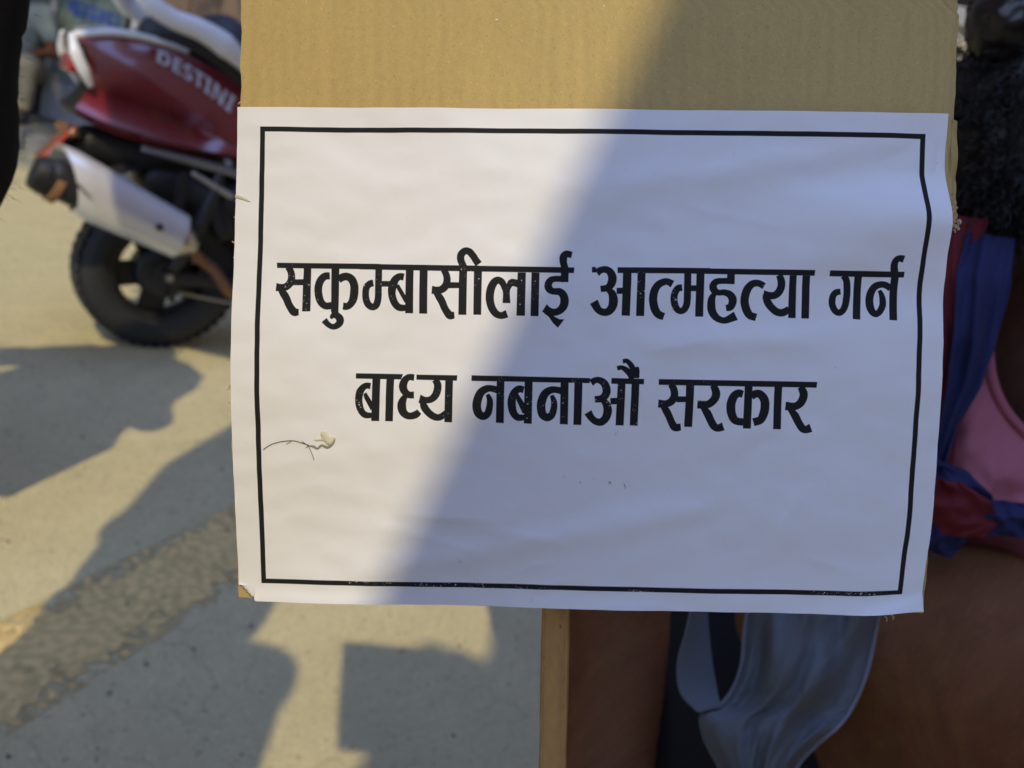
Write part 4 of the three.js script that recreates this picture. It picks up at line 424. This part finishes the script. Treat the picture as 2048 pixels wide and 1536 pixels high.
{
  const plaster = dataMap(512, 512, (x, y) => { const v = 0.46 + tiled(x, y, 5, 25) * 0.06 + tiled(x, y, 30, 35) * 0.03 + (rnd() - 0.5) * 0.02; return [v * 0.98, v, v * 0.97]; });
  const wallGeo = box(34, 3.3, 0.4, 8, 1.65, -0.35); uvMetres(wallGeo, 1.5, 'x', 'y');
  part('wall', wallGeo, mat([1, 1, 1], 0.9, { map: plaster }), shop);
  const upper = box(34, 10.2, 0.5, 8, 8.4, -0.4); uvMetres(upper, 1.5, 'x', 'y');
  part('upper_wall', upper, mat([0.62, 0.52, 0.44], 0.9, { map: plaster }), shop); part('floor_slab', box(34.2, 0.22, 0.9, 8, 3.42, -0.2, 0.02), mat([0.2, 0.2, 0.19], 0.9), shop);
  const glass = phys([0.02, 0.025, 0.03], 0.08), wood = mat([0.10, 0.06, 0.035], 0.7), frameGeo = box(1.3, 1.5, 0.12, 0, 0, 0, 0.02), paneGeo = box(1.1, 1.3, 0.14, 0, 0, 0, 0.01);
  for (let f = 0; f < 3; f++) for (let k = 0; k < 11; k++) { const w = part('window', frameGeo, wood, shop); w.position.set(-6 + k * 2.8, 5.1 + f * 3, -0.14); part('pane', paneGeo, glass, w); }
  const door = new THREE.Group(); door.name = 'metal_door'; shop.add(door);
  const green = dataMap(256, 512, (x, y) => { const v = 1 + tiled(x, y, 4, 2) * 0.12 + tiled(x, y, 20, 12) * 0.06; return [0.40 * v, 0.46 * v, 0.42 * v]; });
  const gm = mat([1, 1, 1], 0.55, { map: green });
  for (let k = 0; k < 2; k++) part('panel', box(0.243, 2.0, 0.03, -0.247 + k * 0.25, 1.46, -0.11 + k * 0.006, 0.006), gm, door);
  part('rail', box(0.52, 0.04, 0.05, -0.12, 0.45, -0.10, 0.008), mat([0.20, 0.21, 0.20], 0.6), door);
  const blue = canvasMap(1024, 512, (g, w, h) => { g.lineCap = 'butt'; g.strokeStyle = '#1d3f8f'; g.lineWidth = 50; for (let k = 0; k < 6; k++) { const x = 60 + k * 160; g.beginPath(); g.moveTo(x + 110, 110); g.lineTo(x + 110, 430); g.stroke(); g.beginPath(); g.arc(x + 60, 250 + (k % 2) * 60, 62, 0.6, 5.4 - (k % 3) * 0.7); g.stroke(); } g.lineWidth = 52; g.beginPath(); g.moveTo(20, 110); g.lineTo(1004, 110); g.stroke(); });
  part('lettering', sheet((s, t) => V(lerp(-0.31, 0.09, s), lerp(1.085, 0.915, t), -0.082), 4, 2, 0, (s, t) => [s, 1 - t]), mat([1, 1, 1], 0.6, { map: blue, alphaTest: 0.4 }), door);
  part('door_frame', box(0.05, 2.4, 0.09, -0.40, 1.32, -0.11, 0.01), mat([0.34, 0.35, 0.34], 0.6), shop);
  part('door_frame', box(0.024, 2.4, 0.09, 0.142, 1.32, -0.11, 0.006), mat([0.02, 0.025, 0.02], 0.7), shop);
  part('drain_pipe', tube([[0.195, 0.12, -0.08], [0.195, 1.5, -0.08], [0.195, 3.2, -0.08]], 0.028, 8, 16), mat([0.62, 0.62, 0.62], 0.5), shop);
  part('plinth', box(0.50, 0.30, 0.12, -0.12, 0.275, -0.09, 0.01), mat([0.27, 0.27, 0.275], 0.85), shop);
  part('step', box(0.9, 0.26, 0.36, -0.9, 0.25, 0.03, 0.012), mat([0.16, 0.16, 0.15], 0.9), shop);
  { const sh = new THREE.Group(); sh.name = 'wooden_shutter'; shop.add(sh); const bg = box(0.213, 2.2, 0.05, 0, 0, 0, 0.006), bm = [[0.17, 0.115, 0.075], [0.15, 0.10, 0.068], [0.19, 0.13, 0.085]].map((c) => mat(c, 0.75)); for (let k = 0; k < 10; k++) part('board', bg, bm[k % 3], sh).position.set(0.46 + k * 0.22, 1.25, -0.125 + (k % 2) * 0.004); }
  for (let k = 0; k < 5; k++) part('crate', box(0.40, 0.9 - (k % 2) * 0.16, 0.3, 0.5 + k * 0.46, 0.57 - (k % 2) * 0.08, 0.1, 0.02), mat([[0.10, 0.11, 0.14], [0.13, 0.14, 0.17], [0.20, 0.15, 0.06]][k % 3], 0.8), shop);
}
{ // the seated man by the shop
  const p = V(-4.42, 0.12, -6.04), g = thing('person', 'person in grey-green shirt and khaki trousers sitting by the shop front', 'person', [p.x, p.y, p.z]); g.rotation.y = 0.42;
  figure(g, joints({ pelvis: [0, 0.36, -0.10], belly: [0, 0.47, -0.08], chest: [0, 0.66, 0.0], neck: [0, 0.83, 0.03], head: [0, 0.98, 0.09], shoulderL: [0.175, 0.77, 0.01], shoulderR: [-0.175, 0.77, 0.01], elbowL: [0.27, 0.53, 0.12], elbowR: [-0.27, 0.53, 0.12], wristL: [0.12, 0.47, 0.33], wristR: [-0.14, 0.47, 0.33], hipL: [0.1, 0.34, -0.08], hipR: [-0.1, 0.34, -0.08], kneeL: [0.16, 0.42, 0.36], kneeR: [-0.15, 0.42, 0.36], ankleL: [0.15, 0.09, 0.34], ankleR: [-0.15, 0.09, 0.32], toeL: [0.17, 0.035, 0.5], toeR: [-0.17, 0.035, 0.48] }), { shirt: cloth([0.22, 0.25, 0.22]), trousers: cloth([0.30, 0.26, 0.17]), sleeve: 0.3, shoes: mat([0.03, 0.025, 0.02], 0.6), cell: 0.016 });
}
{ // unseen roadside tree, added so that its crown shades the shop front
  const t = thing('added_shade_tree', 'unseen leafy tree with a thick brown trunk, added for shade left of the shop front', 'tree', [-6.2, 0, -2.6]);
  const bark = mat([0.11, 0.08, 0.055], 0.95), limbs = [[[0, 0, 0, 0.2], [0.05, 1.5, 0, 0.15], [0.2, 3.2, -0.1, 0.12], [0.5, 4.4, 0, 0.08]], [[0.15, 2.7, -0.1, 0.1], [1.2, 4.0, -0.4, 0.07], [2.6, 4.8, -0.6, 0.03]], [[0.15, 3.0, -0.1, 0.09], [-0.6, 4.2, 0.8, 0.05], [-1.0, 5.2, 1.2, 0.02]], [[0.3, 3.6, 0, 0.08], [0.9, 4.6, 1.1, 0.05], [2.0, 5.2, 1.6, 0.02]], [[0.3, 3.7, 0, 0.08], [0.6, 4.7, -1.3, 0.05], [1.4, 5.4, -2.0, 0.02]]];
  part('trunk', limbs.map((q) => taper(q, 20, 10)), bark, t);
  const pos = [], clump = []; for (let k = 0; k < 70; k++) { clump.push([0.9 + (rnd() - 0.5) * 5.0, 4.9 + (rnd() - 0.5) * 1.7, -0.2 + (rnd() - 0.5) * 4.2, 0.35 + rnd() * 0.45]); }
  for (const [x, y, z, r] of clump) for (let k = 0; k < 150; k++) { const d = V(rnd() - 0.5, rnd() - 0.5, rnd() - 0.5).normalize().multiplyScalar(r * Math.cbrt(rnd())), a = V(rnd() - 0.5, rnd() - 0.5, rnd() - 0.5).normalize(), b = V(rnd() - 0.5, rnd() - 0.5, rnd() - 0.5).cross(a).normalize(), c = V(x, y, z).add(d), L = 0.06 + rnd() * 0.05; const p0 = c.clone().addScaledVector(a, -L), p1 = c.clone().addScaledVector(b, L * 0.45), p2 = c.clone().addScaledVector(a, L), p3 = c.clone().addScaledVector(b, -L * 0.45); for (const q of [p0, p1, p2, p0, p2, p3]) pos.push(q.x, q.y, q.z); }
  const lg = new THREE.BufferGeometry(); lg.setAttribute('position', new THREE.Float32BufferAttribute(pos, 3)); lg.computeVertexNormals();
  part('crown', lg, phys([0.05, 0.09, 0.025], 0.8, { transmission: 0.3, thickness: 0, side: THREE.DoubleSide }), t);
}

for (const [label, x, z, w, d, h, c] of [['unseen tall plain brick house added along the right side of the street', 8.4, -1.5, 8, 15, 11.5, [0.30, 0.17, 0.12]], ['unseen tall grey plastered house added along the left side of the street', -12.2, 1.6, 8, 10, 11.5, [0.24, 0.24, 0.22]]]) { // unseen houses added on both sides to cut down sky light
  const g = thing('added_town_house', label, 'building', [x, 0, z]), sd = x > 0 ? -1 : 1, fr = box(0.12, 1.5, 1.2, 0, 0, 0, 0.02), pn = box(0.14, 1.3, 1.0, 0, 0, 0, 0.01);
  part('wall', box(w, h, d, 0, h / 2, 0), mat(c, 0.92), g); part('roof_slab', box(w + 0.5, 0.25, d + 0.5, 0, h + 0.125, 0, 0.03), mat([0.25, 0.25, 0.24], 0.9), g);
  for (let f = 0; f < 3; f++) for (let k = 0; k < 4; k++) { const q = part('window', fr, mat([0.10, 0.06, 0.035], 0.7), g); q.position.set(sd * w / 2, 2.2 + f * 3.1, (k - 1.5) * d / 4.4); part('pane', pn, phys([0.02, 0.025, 0.03], 0.08), q); }
}
// ---------- people close to the placard ----------
const BLACKCLOTH = mat([0.006, 0.006, 0.0065], 0.97);
{ // in black fleece, left of the photographer
  const g = standing('person', 'person in black fleece jacket standing beside the placard', [-0.583, -0.50], Math.PI - 0.15, 1.72, { shirt: BLACKCLOTH, trousers: cloth([0.015, 0.016, 0.02]), sleeve: 0.95 }, { elbowL: [0.20, 1.16, 0.05], elbowR: [-0.172, 1.10, -0.01], wristL: [0.17, 1.42, 0.02], wristR: [-0.145, 0.86, -0.02] });
  const hairs = [], inv = new THREE.Matrix4().copy((g.updateMatrixWorld(true), g.matrixWorld)).invert(), sh = g.children.find((c) => c.name === 'shirt').geometry, P = sh.attributes.position, N = sh.attributes.normal;
  for (let k = 0; k < 60000 && hairs.length < 9 * 6000; k++) { const i = Math.floor(rnd() * P.count), p = V(P.getX(i), P.getY(i), P.getZ(i)); if (p.y < 0.95 || p.y > 1.3) continue; const n = V(N.getX(i), N.getY(i), N.getZ(i)), t = V(rnd() - 0.5, rnd() - 0.5, rnd() - 0.5).normalize(); p.addScaledVector(t, 0.008); const L = 0.001 + rnd() * rnd() * 0.003, e = p.clone().addScaledVector(n, L).addScaledVector(t, L * 0.7), s = n.clone().cross(t).normalize().multiplyScalar(0.00022); p.addScaledVector(n, -0.003); for (const q of [p.clone().add(s), e, p.clone().sub(s)]) hairs.push(q.x, q.y, q.z); }
  const hg = new THREE.BufferGeometry(); hg.setAttribute('position', new THREE.Float32BufferAttribute(hairs, 3)); hg.computeVertexNormals();
  part('fleece_pile', hg, BLACKCLOTH, g).userData.kind = 'stuff';
}
{ const g = thing('cardboard_sheet', 'unseen cardboard sheet added by the person in black fleece, outlined to cast a road shadow', 'cardboard'); part('panel', new THREE.ExtrudeGeometry(new THREE.Shape([[-0.72, 0.62], [-0.79, 0.9], [-0.835, 1.2], [-0.87, 1.5], [-0.82, 1.98], [-0.62, 2.06], [-0.28, 1.90], [-0.26, 1.50], [-0.50, 1.42], [-0.56, 1.1], [-0.60, 0.62]].map(([x, y]) => new THREE.Vector2(x, y))), { depth: 0.004, bevelEnabled: false }).translate(0, 0, -0.62), CARD, g); }  // unseen sheet added, its outline shaped to the shadow it throws on the road
{ // sits behind the placard and holds its stick; grey tank top, bare shoulders
  const g = thing('person', 'person in grey tank top with bare shoulders sitting behind the placard', 'person');
  const sL = seen(1945, 1335, 0.72), sR = seen(1255, 1150, 0.76), chest = seen(1590, 1500, 0.84), pel = chest.clone().add(V(0.02, -0.50, -0.10));
  pel.y = 0.16;
  const J = joints({ head: seen(1530, 690, 0.82), neck: seen(1570, 990, 0.84), chest, belly: chest.clone().lerp(pel, 0.55), pelvis: pel, shoulderL: sL, shoulderR: sR, elbowL: seen(2090, 1900, 0.70), elbowR: seen(1195, 1660, 0.64), wristL: seen(1700, 2250, 0.56), wristR: seen(1130, 1900, 0.46), hipL: pel.clone().add(V(0.11, 0, 0)), hipR: pel.clone().add(V(-0.11, 0, 0)), kneeL: pel.clone().add(V(0.36, 0.0, 0.26)), kneeR: pel.clone().add(V(-0.34, 0.0, 0.24)), ankleL: pel.clone().add(V(-0.02, -0.08, 0.34)), ankleR: pel.clone().add(V(0.02, -0.08, 0.42)), toeL: pel.clone().add(V(-0.16, -0.10, 0.34)), toeR: pel.clone().add(V(0.16, -0.10, 0.44)) });
  const face = V(-0.2, -0.25, 0.9).normalize();
  figure(g, J, { skin: SKIN, trousers: cloth([0.05, 0.05, 0.06]), shoes: null, face, up: V(0, 1, 0.25).normalize(), grip: 1, cell: 0.012, extra: [[sL, sL.clone().add(V(0.005, -0.03, 0)), 0.11, 0.108], [sL, seen(2040, 1640, 0.72), 0.10, 0.072]] });
  // the tank top: front panel, shoulder strap, and bindings on its edges
  const grey = cloth([0.12, 0.135, 0.15]), bind = cloth([0.19, 0.195, 0.21]);
  const panelL = [[1500, 1190], [1489, 1250], [1482, 1330], [1462, 1382], [1436, 1412], [1400, 1428], [1404, 1474], [1436, 1536], [1510, 1660]], panelR = [[1762, 1190], [1752, 1250], [1742, 1300], [1728, 1355], [1704, 1410], [1676, 1450], [1640, 1480], [1590, 1536], [1560, 1660]];
  const cl = new THREE.CatmullRomCurve3(panelL.map(([x, y]) => V(x, y, 0))), cr = new THREE.CatmullRomCurve3(panelR.map(([x, y]) => V(x, y, 0)));
  const dep = (s, t) => 0.60 + 0.028 * (1 - Math.sin(s * Math.PI)) - 0.02 * t + 0.012 * n2(s * 2.2, t * 1.6) + 0.006 * n2(s * 5 + 3, t * 1.8) + 0.0012 * n2(s * 16, t * 12);
  const pf = (s, t) => { const a = cl.getPoint(t), b = cr.getPoint(t); return seen(lerp(a.x, b.x, s), lerp(a.y, b.y, s), dep(s, t)); };
  part('tank_top', [sheet(pf, 40, 50, 0.0015), sheet((s, t) => { const q = new THREE.CatmullRomCurve3([V(1392, 1180, 0.618), V(1374, 1260, 0.616), V(1356, 1330, 0.612), V(1362, 1385, 0.606), V(1395, 1424, 0.600)]).getPoint(t), r = new THREE.CatmullRomCurve3([V(1414, 1180, 0.640), V(1418, 1260, 0.638), V(1426, 1330, 0.634), V(1436, 1385, 0.626), V(1442, 1412, 0.605)]).getPoint(t); return seen(lerp(q.x, r.x, s), lerp(q.y, r.y, s), lerp(q.z, r.z, s)); }, 10, 30, 0.0015)], grey, g);
  const edge = []; for (let i = 0; i <= 20; i++) edge.push(pf(0, i / 20 * 0.62).addScaledVector(LOOK, -0.0015)); const e2 = []; for (let i = 0; i <= 20; i++) e2.push(pf(1, i / 20).addScaledVector(LOOK, -0.0015));
  part('binding', [tube(edge, 0.0019, 50, 8), tube(e2, 0.0017, 50, 8)], bind, g);
  part('dark_shade_fill', boneSkin([[seen(1385, 1150, 0.73), seen(1395, 1700, 0.73), 0.05, 0.062], [seen(1440, 1300, 0.78), seen(1500, 1750, 0.76), 0.07, 0.09]], 0.012, 0.03), cloth([0.012, 0.012, 0.014]), g);  // near-black body added to paint the deep shade inside the neckline
}
{ // behind, to the right: pink shirt, red and blue cloth, curly black hair
  const g = thing('person', 'person with curly black hair in pink shirt with red and blue cloth', 'person');
  const chest = seen(2110, 1080, 0.82), pel = chest.clone().add(V(0.03, -0.42, -0.10));
  const J = joints({ head: seen(2150, 430, 0.80), neck: seen(2095, 790, 0.79), chest, belly: chest.clone().lerp(pel, 0.5), pelvis: pel, shoulderL: seen(2430, 960, 0.82), shoulderR: seen(1905, 985, 0.86), elbowL: seen(2500, 1500, 0.8), elbowR: seen(1930, 1420, 0.90), wristL: seen(2350, 1850, 0.72), wristR: seen(2150, 1700, 0.8), hipL: pel.clone().add(V(0.1, 0, 0)), hipR: pel.clone().add(V(-0.1, 0, 0)), kneeL: V(pel.x + 0.14, 0.07, pel.z + 0.06), kneeR: V(pel.x - 0.12, 0.07, pel.z + 0.06), ankleL: V(pel.x + 0.12, 0.06, pel.z - 0.36), ankleR: V(pel.x - 0.1, 0.06, pel.z - 0.36), toeL: V(pel.x + 0.12, 0.035, pel.z - 0.5), toeR: V(pel.x - 0.1, 0.035, pel.z - 0.5) });
  const face = V(-0.55, -0.3, 0.75).normalize(), up = V(-0.1, 1, 0.3).normalize();
  figure(g, J, { skin: SKIN_DARK, shirt: cloth([0.42, 0.13, 0.155]), trousers: cloth([0.03, 0.035, 0.06]), sleeve: 0.35, face, up, hair: 'none', cell: 0.011 });
  // neckline rib of the shirt
  part('shirt_front', sheet((s, t) => { const a = new THREE.CatmullRomCurve3([V(1974, 670, 0.752), V(1988, 770, 0.738), V(2020, 832, 0.730), V(2075, 880, 0.724), V(2160, 892, 0.724)]).getPoint(s), b = new THREE.CatmullRomCurve3([V(1860, 850, 0.745), V(1866, 930, 0.73), V(1930, 1010, 0.70), V(2020, 1060, 0.69), V(2160, 1080, 0.69)]).getPoint(s); return seen(lerp(a.x, b.x, t), lerp(a.y, b.y, t), lerp(a.z, b.z, t) - 0.010 * Math.sin(t * Math.PI) + 0.014 * n2(s * 2.4, t * 1.2) * t + 0.004 * n2(s * 7, t * 3) * t); }, 40, 24, 0.0015), cloth([0.42, 0.13, 0.155]), g);
  part('collar', tube([seen(1974, 670, 0.748), seen(1988, 770, 0.734), seen(2020, 832, 0.726), seen(2075, 880, 0.720), seen(2160, 892, 0.72)], 0.0045, 40, 8), cloth([0.37, 0.11, 0.135]), g);
  // curls: many small coils over the scalp, falling along the neck
  const lumps = [[seen(2120, 330, 0.83), 0.125], [seen(2070, 250, 0.80), 0.10], [seen(2035, 380, 0.77), 0.045], [seen(2060, 200, 0.78), 0.07], [seen(2170, 480, 0.9), 0.10]];
  part('hair', [boneSkin(lumps.map(([c, r]) => [c, c.clone().add(V(0.001, 0, 0)), r * 0.92, r * 0.92]), 0.008, 0.04, (p, d) => d + 0.007 * n3(p.x * 38, p.y * 38, p.z * 38) + 0.003 * n3(p.x * 90, p.y * 90, p.z * 90))], HAIR, g);
  part('hair_bun', boneSkin([[seen(2025, 40, 0.74), seen(2050, 20, 0.76), 0.040, 0.045]], 0.005, 0.01, (p, d) => d + 0.004 * n3(p.x * 50, p.y * 50, p.z * 50) + 0.0018 * n3(p.x * 60, p.y * 260, p.z * 60)), phys([0.009, 0.008, 0.008], 0.4, { clearcoat: 0.35, clearcoatRoughness: 0.3 }), g);
  const curls = []; const coil = (c, out, R, turns, L, th) => { const a = V(rnd() - 0.5, rnd() - 0.5, rnd() - 0.5).cross(out).normalize(), b = a.clone().cross(out), pts = []; for (let i = 0; i <= turns * 8; i++) { const q = i / 8 * Math.PI * 2; pts.push(c.clone().addScaledVector(out, L * i / (turns * 8) - 0.01).addScaledVector(a, Math.cos(q) * R).addScaledVector(b, Math.sin(q) * R)); } curls.push(tube(pts, th, Math.floor(pts.length * 1.5), 4)); };
  for (const [c, r] of lumps) for (let k = 0; k < 420; k++) { const o = V(rnd() - 0.6, rnd() - 0.5, rnd() - 0.35).normalize(); coil(c.clone().addScaledVector(o, r * 0.9), o.clone().multiplyScalar(0.55).add(V((rnd() - 0.5) * 0.9, -0.55 + (rnd() - 0.5) * 0.6, (rnd() - 0.5) * 0.9)).normalize(), 0.0022 + rnd() * 0.0028, 2 + Math.floor(rnd() * 3), 0.03 + rnd() * 0.04, 0.00045 + rnd() * 0.0004); }
  for (let k = 0; k < 90; k++) { const o = V(rnd() - 0.6, rnd() - 0.5, rnd() - 0.3).normalize(); coil(seen(2035, 32, 0.75).addScaledVector(o, 0.042), o, 0.006 + rnd() * 0.005, 1, 0.012, 0.0018); }
  part('curls', curls, phys([0.006, 0.005, 0.005], 0.4, {}), g).userData.kind = 'stuff';
  part('hair_band', new THREE.TorusGeometry(0.036, 0.005, 10, 30).rotateX(1.35).rotateY(0.3).translate(...seen(2035, 92, 0.755).toArray()), phys([0.05, 0.05, 0.055], 0.22, { clearcoat: 1 }), g);
  // crimson and blue cloth hanging from the neck
  const strip = (pts, m, fold, nm) => part(nm, sheet((s, t) => { const q = t * (pts.length - 1), k = Math.min(pts.length - 2, Math.floor(q)), x = q - k, e = smooth(0, 1, x), L = lerp(pts[k][0], pts[k + 1][0], lerp(x, e, 0.3)), R = lerp(pts[k][1], pts[k + 1][1], lerp(x, e, 0.3)), y = lerp(pts[k][2], pts[k + 1][2], x), d = lerp(pts[k][3], pts[k + 1][3], x); return seen(lerp(L, R, s), y + 14 * (s - 0.5), d + fold * (1.5 * n2(s * 1.5, t * 1.7 + fold * 900 + pts[0][2]) + 0.6 * n2(s * 4, t * 2.5 + pts[0][2]))); }, 26, 60, 0.0012), m, g);
  const crimson = cloth([0.13, 0.009, 0.013]), blue = cloth([0.014, 0.018, 0.075]);
  strip([[1860, 1975, 432, 0.74], [1862, 1935, 560, 0.72], [1858, 1930, 700, 0.71], [1850, 1918, 830, 0.71], [1840, 1905, 940, 0.71]], crimson, 0.006, 'crimson_cloth');
  strip([[1935, 2030, 470, 0.735], [1912, 2020, 560, 0.705], [1908, 1992, 680, 0.69], [1900, 1965, 760, 0.685], [1880, 1915, 850, 0.68], [1862, 1890, 930, 0.675], [1850, 1885, 980, 0.675]], blue, 0.007, 'blue_cloth');
  strip([[1850, 1880, 915, 0.66], [1848, 1940, 940, 0.655], [1852, 1985, 985, 0.655], [1858, 1990, 1010, 0.66]], blue, 0.003, 'blue_cloth');
  strip([[1850, 1930, 960, 0.648], [1848, 1985, 1000, 0.645], [1850, 1998, 1040, 0.648], [1850, 1960, 1072, 0.655]], crimson, 0.0045, 'crimson_cloth');
  strip([[1975, 2100, 1005, 0.66], [1960, 2100, 1035, 0.65], [1975, 2100, 1075, 0.655]], blue, 0.0035, 'blue_cloth');
  strip([[1850, 1950, 1050, 0.652], [1852, 1930, 1080, 0.655], [1860, 1900, 1110, 0.66]], blue, 0.003, 'blue_cloth');
}
// ---------- people around the photographer and added shade pieces, whose shadows fall on the road, the placard and the motorcycle ----------
const CROWD = 'demonstrators standing around the photographer';
const board = (name, label, poly, z, m, thick = 0.012) => { const g = thing(name, label, 'placard', [0, 0, 0]); const s = new THREE.Shape(poly.map(([x, y]) => new THREE.Vector2(x, y))); const e = new THREE.ExtrudeGeometry(s, { depth: thick, bevelEnabled: false }); e.translate(0, 0, z); part('panel', e, m, g); return g; };  // panels added out of view as shadow casters
const pole = (g, x, z, y0, y1, r = 0.014) => part('pole', taper([[x, y0, z, r], [x, y1, z, r * 0.9]], 6, 10), mat([0.42, 0.28, 0.13], 0.7), g);
standing('person', 'person in dark green shirt raising the added shade cloth near the motorcycle', [-1.33, -1.13], Math.PI, 1.75, { shirt: cloth([0.06, 0.10, 0.06]), trousers: cloth([0.03, 0.035, 0.05]), sleeve: 0.9, grip: 1 }, { elbowL: [0.30, 1.16, 0.10], wristL: [0.12, 1.36, 0.24], elbowR: [-0.27, 1.12, 0.05], wristR: [-0.10, 1.16, 0.24] }, CROWD);
{ const g = board('added_shade_cloth', 'unseen slanted red cloth on one pole, added to shade the motorcycle and road', [[-1.02, 1.80], [-1.34, 1.72], [-1.52, 2.25], [-1.92, 3.05], [-0.78, 3.15]], -1.28, cloth([0.35, 0.03, 0.03]), 0.006); pole(g, -1.33, -1.29, 0.95, 3.12); part('added_hanging_shade', new THREE.ExtrudeGeometry(new THREE.Shape([[-1.10, 0.36], [-1.045, 0.76], [-1.075, 0.87], [-1.055, 1.37], [-1.09, 1.50], [-1.18, 1.57], [-1.41, 1.60], [-1.56, 1.02], [-1.62, 0.3]].map(([x, y]) => new THREE.Vector2(x, y))), { depth: 0.006, bevelEnabled: false }).translate(0, 0, -1.30), cloth([0.35, 0.03, 0.03]), g); }  // unseen cloths added, cut to shade the motorcycle and the road
standing('person', 'person in white shirt behind the photographer holding the added brown shade board', [0.32, 0.92], Math.PI, 1.70, { shirt: cloth([0.6, 0.6, 0.6]), trousers: cloth([0.05, 0.05, 0.07]), sleeve: 0.3, grip: 1 }, { elbowL: [0.27, 1.14, 0.10], wristL: [0.05, 1.30, 0.20], elbowR: [-0.27, 1.12, 0.05], wristR: [-0.04, 1.12, 0.20] }, CROWD);
{ const g = board('added_shade_board', 'unseen brown cardboard board on a pole behind the photographer, added to shade half the placard', [[-0.09, 1.50], [-0.043, 1.79], [-0.013, 2.06], [0.041, 2.545], [0.62, 2.555], [0.62, 1.50]], 0.745, CARD, 0.004); pole(g, 0.32, 0.735, 0.9, 2.6); }  // unseen board added, its slanted edge shapes the shadow across the paper
{ const g = board('added_shade_banner', 'unseen white cloth between two poles behind the photographer, added to shade the people at the right', [[0.205, 1.70], [0.205, 3.75], [1.75, 3.85], [1.75, 1.70]], 0.84, cloth([0.6, 0.6, 0.58]), 0.004); pole(g, 0.28, 0.85, 0.0, 3.8, 0.02); pole(g, 1.7, 0.85, 0.0, 3.85, 0.02); }  // unseen cloth added to keep the people at the right in shade
standing('person', 'person in blue jacket behind the photographer beside the banner pole', [1.35, 1.05], Math.PI + 0.2, 1.66, { shirt: cloth([0.04, 0.06, 0.16]), trousers: cloth([0.04, 0.04, 0.04]), sleeve: 0.95, cell: 0.022 }, {}, CROWD);
standing('person', 'person in grey hooded top taking a picture of the placard', [0.17, 0.46], Math.PI, 1.60, { shirt: cloth([0.09, 0.09, 0.10]), trousers: cloth([0.03, 0.04, 0.07]), sleeve: 0.95, cell: 0.02, grip: 0.8 }, { elbowL: [0.25, 1.12, 0.14], wristL: [0.13, 1.22, 0.30], elbowR: [-0.25, 1.12, 0.14], wristR: [-0.13, 1.22, 0.30] }, CROWD);
[['added unseen person in maroon shirt behind the person in black fleece', -0.475, 0.05, 0.16, 0.02, 0.03, 1.80], ['added unseen person in olive jacket and black trousers at the left of the crowd', -1.30, 0.05, 0.08, 0.08, 0.04, 1.66], ['added unseen person in brown jacket close behind the one taking a picture', 0.72, 0.30, 0.10, 0.06, 0.04, 1.62], ['added unseen person in navy shirt at the right of the placard holder', 1.02, -0.32, 0.03, 0.04, 0.10, 1.64], ['added unseen person in black shirt at the right of the pink shirted person', 1.22, -1.05, 0.02, 0.02, 0.02, 1.68], ['added unseen person in dark teal shirt at the back of the crowd', -0.25, 0.95, 0.03, 0.08, 0.08, 1.7], ['added unseen person in grey shirt at the far left of the crowd beside the red banner', -1.85, -0.65, 0.10, 0.10, 0.10, 1.68]].forEach(([label, x, z, r, gr, b, h]) => standing('person', label, [x, z], Math.PI + (x > 0.9 ? 0.9 : 0.1), h, { shirt: cloth([r, gr, b]), trousers: cloth([0.03, 0.03, 0.035]), sleeve: 0.9, cell: 0.022 }, {}, CROWD));  // out-of-view people added to block sky light and fill out the road shade
[['added person in grey jacket standing hidden behind the placard, nearest to its stick', 0.36, -2.15, 0.09, 0.09, 0.10, 1.68], ['added person in dark red jumper standing hidden behind the curly haired person', 0.80, -2.45, 0.14, 0.03, 0.03, 1.7], ['added person in black jacket standing hidden between the placard and the motorcycle', -0.05, -2.75, 0.02, 0.02, 0.02, 1.7]].forEach(([label, x, z, r, gr, b, h]) => standing('person', label, [x, z], 0.1, h, { shirt: cloth([r, gr, b]), trousers: cloth([0.03, 0.03, 0.035]), sleeve: 0.9, cell: 0.022 }, {}, 'hidden people added behind the placard to darken the road'));  // hidden people added to keep sky light off the road under the placard
// bystanders seen past the edge of the cardboard
standing('person', 'person in white shirt and brown trousers standing behind the curly haired person', [1.28, -2.9], 0.2, 1.45, { shirt: cloth([0.66, 0.66, 0.66]), trousers: cloth([0.12, 0.09, 0.06]), sleeve: 0.4 }, {});
{ // pale wall behind the bystanders
  const g = thing('compound_wall', 'cream compound wall behind the bystanders', 'wall', [2.7, 0, -5.6]); g.rotation.y = -0.35;
  part('panel', box(2.4, 2.6, 0.25, 0, 1.3, 0, 0.02), mat([0.52, 0.45, 0.34], 0.9), g); part('coping', box(2.5, 0.12, 0.36, 0, 2.66, 0, 0.02), mat([0.3, 0.3, 0.29], 0.9), g);
}
{ // grit on the road
  const g = new THREE.IcosahedronGeometry(1, 0), n = 700, m = new THREE.InstancedMesh(g, mat([0.13, 0.12, 0.095], 0.95), n), q = new THREE.Matrix4();
  for (let k = 0; k < n; k++) { const r = 0.0012 + rnd() * rnd() * 0.005; q.makeRotationFromEuler(new THREE.Euler(rnd() * 6, rnd() * 6, rnd() * 6)).scale(V(r, r * 0.6, r * 1.3)).setPosition(-2.4 + rnd() * 3.2, r * 0.4, -0.8 - rnd() * 3.2); m.setMatrixAt(k, q); }
  m.name = 'road_grit'; m.userData = { kind: 'stuff', label: 'loose dark grit scattered on the road', category: 'grit' }; scene.add(shade(m));
}
renderer.render(scene, camera);
